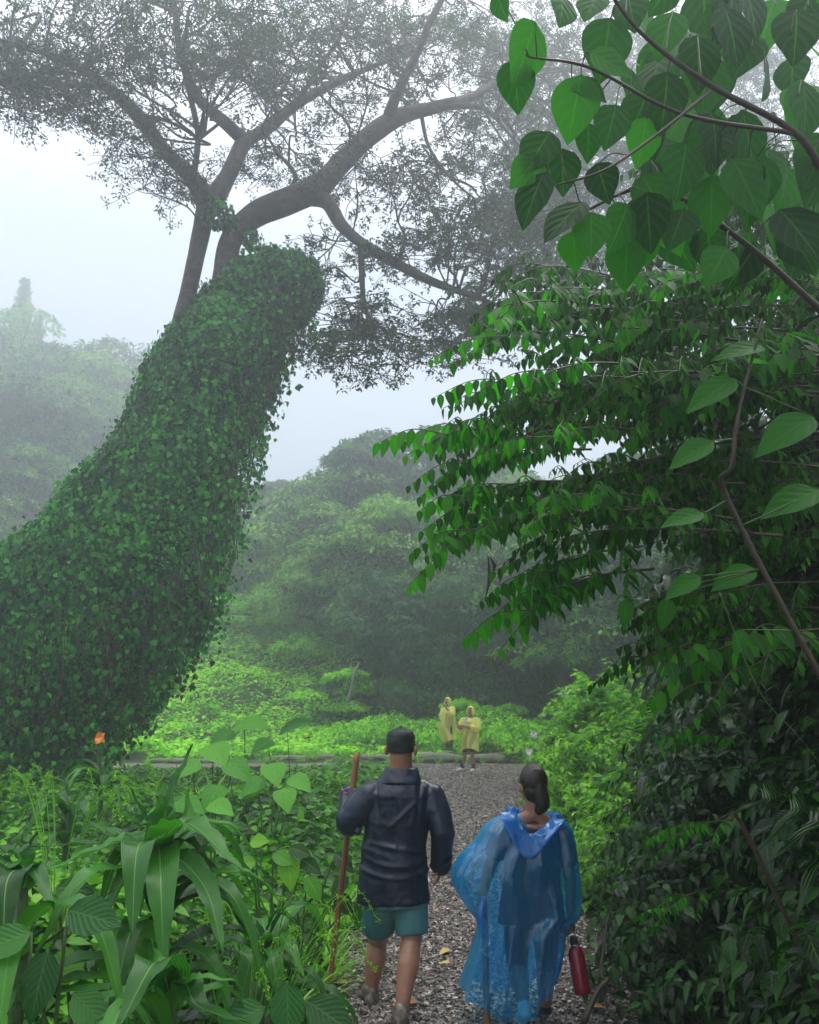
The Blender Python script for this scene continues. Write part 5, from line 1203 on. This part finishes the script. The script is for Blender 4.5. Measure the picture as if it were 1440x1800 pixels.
# ---- the two in yellow
def yellow(pxc, pyf, d, topy, rows, face, label, shoes, pants, hands, stance, headx):
    base = P(pxc, pyf, d); H = P(pxc, topy, d)[2] - base[2]; s = H / 1.74; o = thing('person', tuple(base), label, 'person')
    f = N(face); rt = np.array([f[1], -f[0], 0]); hx = P(headx, topy, d)
    def W(r, u, fw=0): return np.array([hx[0] * (u / 1.74) + base[0] * (1 - u / 1.74), base[1], base[2]]) + (rt * r + f * fw + np.array([0, 0, u])) * [s, s, s]
    hc = W(0, 1.57, .02); J = dict(hipL=W(-.1, .9), hipR=W(.1, .9), knL=W(-.11, .48, .03), knR=W(.11, .48, .03), anL=W(-stance, .09), anR=W(stance, .09), toeL=W(-stance - .03, .04, .17), toeR=W(stance + .05, .04, .16), back=-f)
    g = Geo(); head(g, hc, f, s); cone(g, hc - [0, 0, .06 * s], W(0, 1.42), .05 * s, .055 * s); tube(g, [W(0, 1.40), W(0, 1.2), W(0, .88)], [.10 * s, .12 * s, .12 * s], 18, 6, flat=1.35)
    Ls = []
    for sg, (e, w_) in zip((-1, 1), hands):
        a = W(sg * .18, 1.36); e = W(*e); w_ = W(*w_); cone(g, W(0, 1.4), a, .05 * s, .05 * s); cone(g, a, e, .048 * s, .038 * s); cone(g, e, w_, .036 * s, .027 * s); hand(g, w_, N(w_ - e), np.array([0, 0, 1.]) if sg < 0 else -rt, .5, s, -sg); Ls.append((a, e, w_))
    legs(g, J, s * .95); link('body', remesh(g, .008, 2, 'body', MAT['skin']), o)
    for q in (-1, 1): g = Geo(); ball(g, hc + (f * .084 + rt * q * .03) * s + [0, 0, .012 * s], .011 * s); link('eye', g.mesh('eye', MAT['eye']), o)
    g = Geo(); ball(g, hc + f * .088 * s - [0, 0, .062 * s], np.array([.022, .01, .007]) * s); link('mouth', g.mesh('mouth', MAT['lip']), o)
    g = Geo(); M = np.stack([rt, f, [0, 0, 1.]], -1); ball(g, hc - f * .02 * s + [0, 0, .035 * s], np.array([.084, .094, .098]) * s, M); link('hair', g.mesh('hair', MAT['hair']), o)
    g = Geo(); tube(g, [W(0, 1.40), W(0, 1.2), W(0, .88)], [.11 * s, .135 * s, .135 * s], 18, 6, flat=1.4)
    for a, e, w_ in Ls: cone(g, a, a * .4 + e * .6, .06 * s, .055 * s)
    link('t_shirt', remesh(g, .012, 2, 't_shirt', MAT['paletee']), o)
    g = Geo(); tube(g, [W(0, .98), W(0, .84)], [.14 * s, .14 * s], 18, 3, flat=1.3)
    for q in 'LR': k = J['kn' + q]; cone(g, J['hip' + q], J['hip' + q] * (1 - pants) + k * pants, .105 * s, .095 * s)
    link('shorts', remesh(g, .012, 2, 'shorts', MAT['black']), o)
    for q in 'LR':
        g = Geo(); foot_geo(g, J['an' + q], J['toe' + q], s); link('shoe', remesh(g, .009, 2, 'shoe', MAT[shoes]), o)
        g = Geo(); tube(g, [J['an' + q], J['an' + q] + [0, 0, .13 * s]], [.05 * s, .052 * s], 14, 2); link('sock', g.mesh('sock', MAT['sock']), o)
    g = poncho(rows, d, lambda th, q: q * .05 * np.cos(th * 2 + d), 0, [.10, .17, .2, .22, .24], None, 90, 46, .028, d)
    po = link('poncho', g.mesh('poncho', MAT['yellow_film']), o)
    # hood: shell round the head, open to the face
    g = Geo(); v = ICV.copy(); loc = v @ np.stack([rt, f, np.array([0, 0, 1.])], -1); keep = ~((loc[:, 1] > .45) & (loc[:, 2] < .62) & (np.abs(loc[:, 0]) < .62)); fk = keep[ICF].all(1)
    vv = (loc * [.112, .132, .155]); vv[:, 2] += .01; wv = hc + (np.outer(vv[:, 0], rt) + np.outer(vv[:, 1], f) + np.outer(vv[:, 2] - .02, [0, 0, 1.])) * s
    g.add(wv + noise(wv, 14)[:, None] * .008, ICF[fk]); link('hood', g.mesh('hood', MAT['yellow_film']), po)
    for a, e, w_ in Ls:
        g = Geo(); tube(g, [a, (a + e) / 2, e, e * .55 + w_ * .45], [.12 * s, .12 * s, .12 * s, .09 * s], 18, 5, .25, caps=False); link('sleeve', g.mesh('sleeve', MAT['yellow_film']), po)
yellow(790, 1320, 27.2, 1224, [(1243, 781, 796), (1250, 777, 800), (1262, 774, 801), (1278, 770, 802), (1290, 774, 803), (1302, 779, 802)], (-.75, -.65, 0), 'person in yellow see-through poncho standing on the log, raising a hand to the face', 'shoe', .8,
       [((-.3, 1.15, .12), (-.12, 1.42, .28)), ((.27, 1.1, .05), (.16, 1.0, .25))], .1, 788)
yellow(822, 1357, 22.5, 1239, [(1262, 821, 838), (1268, 817, 841), (1284, 815, 842), (1300, 812, 841), (1318, 811, 840)], (-.55, -.83, 0), 'person in yellow see-through poncho and black shorts standing on the path, holding hands out', 'white', .75,
       [((-.24, 1.12, .1), (.05, 1.2, .38)), ((.25, 1.1, .08), (.16, 1.18, .38))], .17, 829)
# ------------------------------------------------------------------ camera, light, haze
cam = bpy.data.cameras.new('camera'); co = bpy.data.objects.new('camera', cam); COL.objects.link(co); sc.camera = co
cam.sensor_fit = 'HORIZONTAL'; cam.sensor_width = 36; cam.lens = 36; cam.clip_end = 1000; cam.clip_start = .05
co.location = (0, 0, CAM_H); co.rotation_euler = (R(90) + PITCH, 0, 0)
w = bpy.data.worlds.new('World'); sc.world = w; w.use_nodes = True; nt = w.node_tree; nt.nodes.clear()
out = nt.nodes.new('ShaderNodeOutputWorld'); bgd = nt.nodes.new('ShaderNodeBackground'); sky = nt.nodes.new('ShaderNodeTexSky')
sky.sky_type = 'NISHITA'; sky.sun_disc = False; sky.sun_elevation = R(58); sky.sun_rotation = R(-40)
tc = nt.nodes.new('ShaderNodeTexCoord'); sx = nt.nodes.new('ShaderNodeSeparateXYZ'); nt.links.new(tc.outputs['Generated'], sx.inputs[0])
over = ramp(nt, [(4.5, 4.9, 5.65), (4.6, 5.05, 5.85), (11, 11.0, 11.3), (25, 24.6, 23.8)], sx.outputs[2], [0, .5, .8, 1])
mixw = nt.nodes.new('ShaderNodeMixRGB'); mixw.inputs[0].default_value = .9
nt.links.new(sky.outputs[0], mixw.inputs[1]); nt.links.new(over, mixw.inputs[2]); nt.links.new(mixw.outputs[0], bgd.inputs[0]); bgd.inputs[1].default_value = .1
nt.links.new(bgd.outputs[0], out.inputs[0])
sl = bpy.data.lights.new('sun', 'SUN'); sl.energy = .8; sl.angle = R(25); sl.color = (1, .97, .93); so = bpy.data.objects.new('sun', sl); COL.objects.link(so)
so.rotation_euler = (R(32), 0, R(-40 + 180)); so.location = (0, 0, 30)
# haze box
hm, nt, nd, lk = nodes('mist'); o_ = nd.new('ShaderNodeOutputMaterial'); pv = nd.new('ShaderNodeVolumePrincipled')
pv.inputs['Color'].default_value = (.86, .92, .97, 1); pv.inputs['Density'].default_value = .0097; pv.inputs['Anisotropy'].default_value = .68
lk.new(pv.outputs[0], o_.inputs['Volume'])
g = Geo(); x0, x1, y0, y1, z0, z1 = -115, 115, -30, 155, -3, 48
g.add([[x0, y0, z0], [x1, y0, z0], [x1, y1, z0], [x0, y1, z0], [x0, y0, z1], [x1, y0, z1], [x1, y1, z1], [x0, y1, z1]],
      np.array([[3, 2, 1, 0], [4, 5, 6, 7], [0, 1, 5, 4], [1, 2, 6, 5], [2, 3, 7, 6], [3, 0, 4, 7]]))
tag(link('haze', g.mesh('haze', hm, False)), kind='stuff')

sc.view_settings.view_transform = 'Standard'; sc.view_settings.look = 'None'; sc.view_settings.gamma = 1; sc.view_settings.exposure = 0.98
sc.render.engine = 'CYCLES'; cy = sc.cycles
cy.use_denoising = True
try: cy.denoiser = 'OPENIMAGEDENOISE'
except Exception: pass
cy.max_bounces = 7; cy.diffuse_bounces = 3; cy.glossy_bounces = 2; cy.transmission_bounces = 4; cy.transparent_max_bounces = 12; cy.volume_bounces = 1
cy.use_adaptive_sampling = True; cy.adaptive_threshold = .02; cy.sample_clamp_indirect = 4
sc.render.use_persistent_data = False
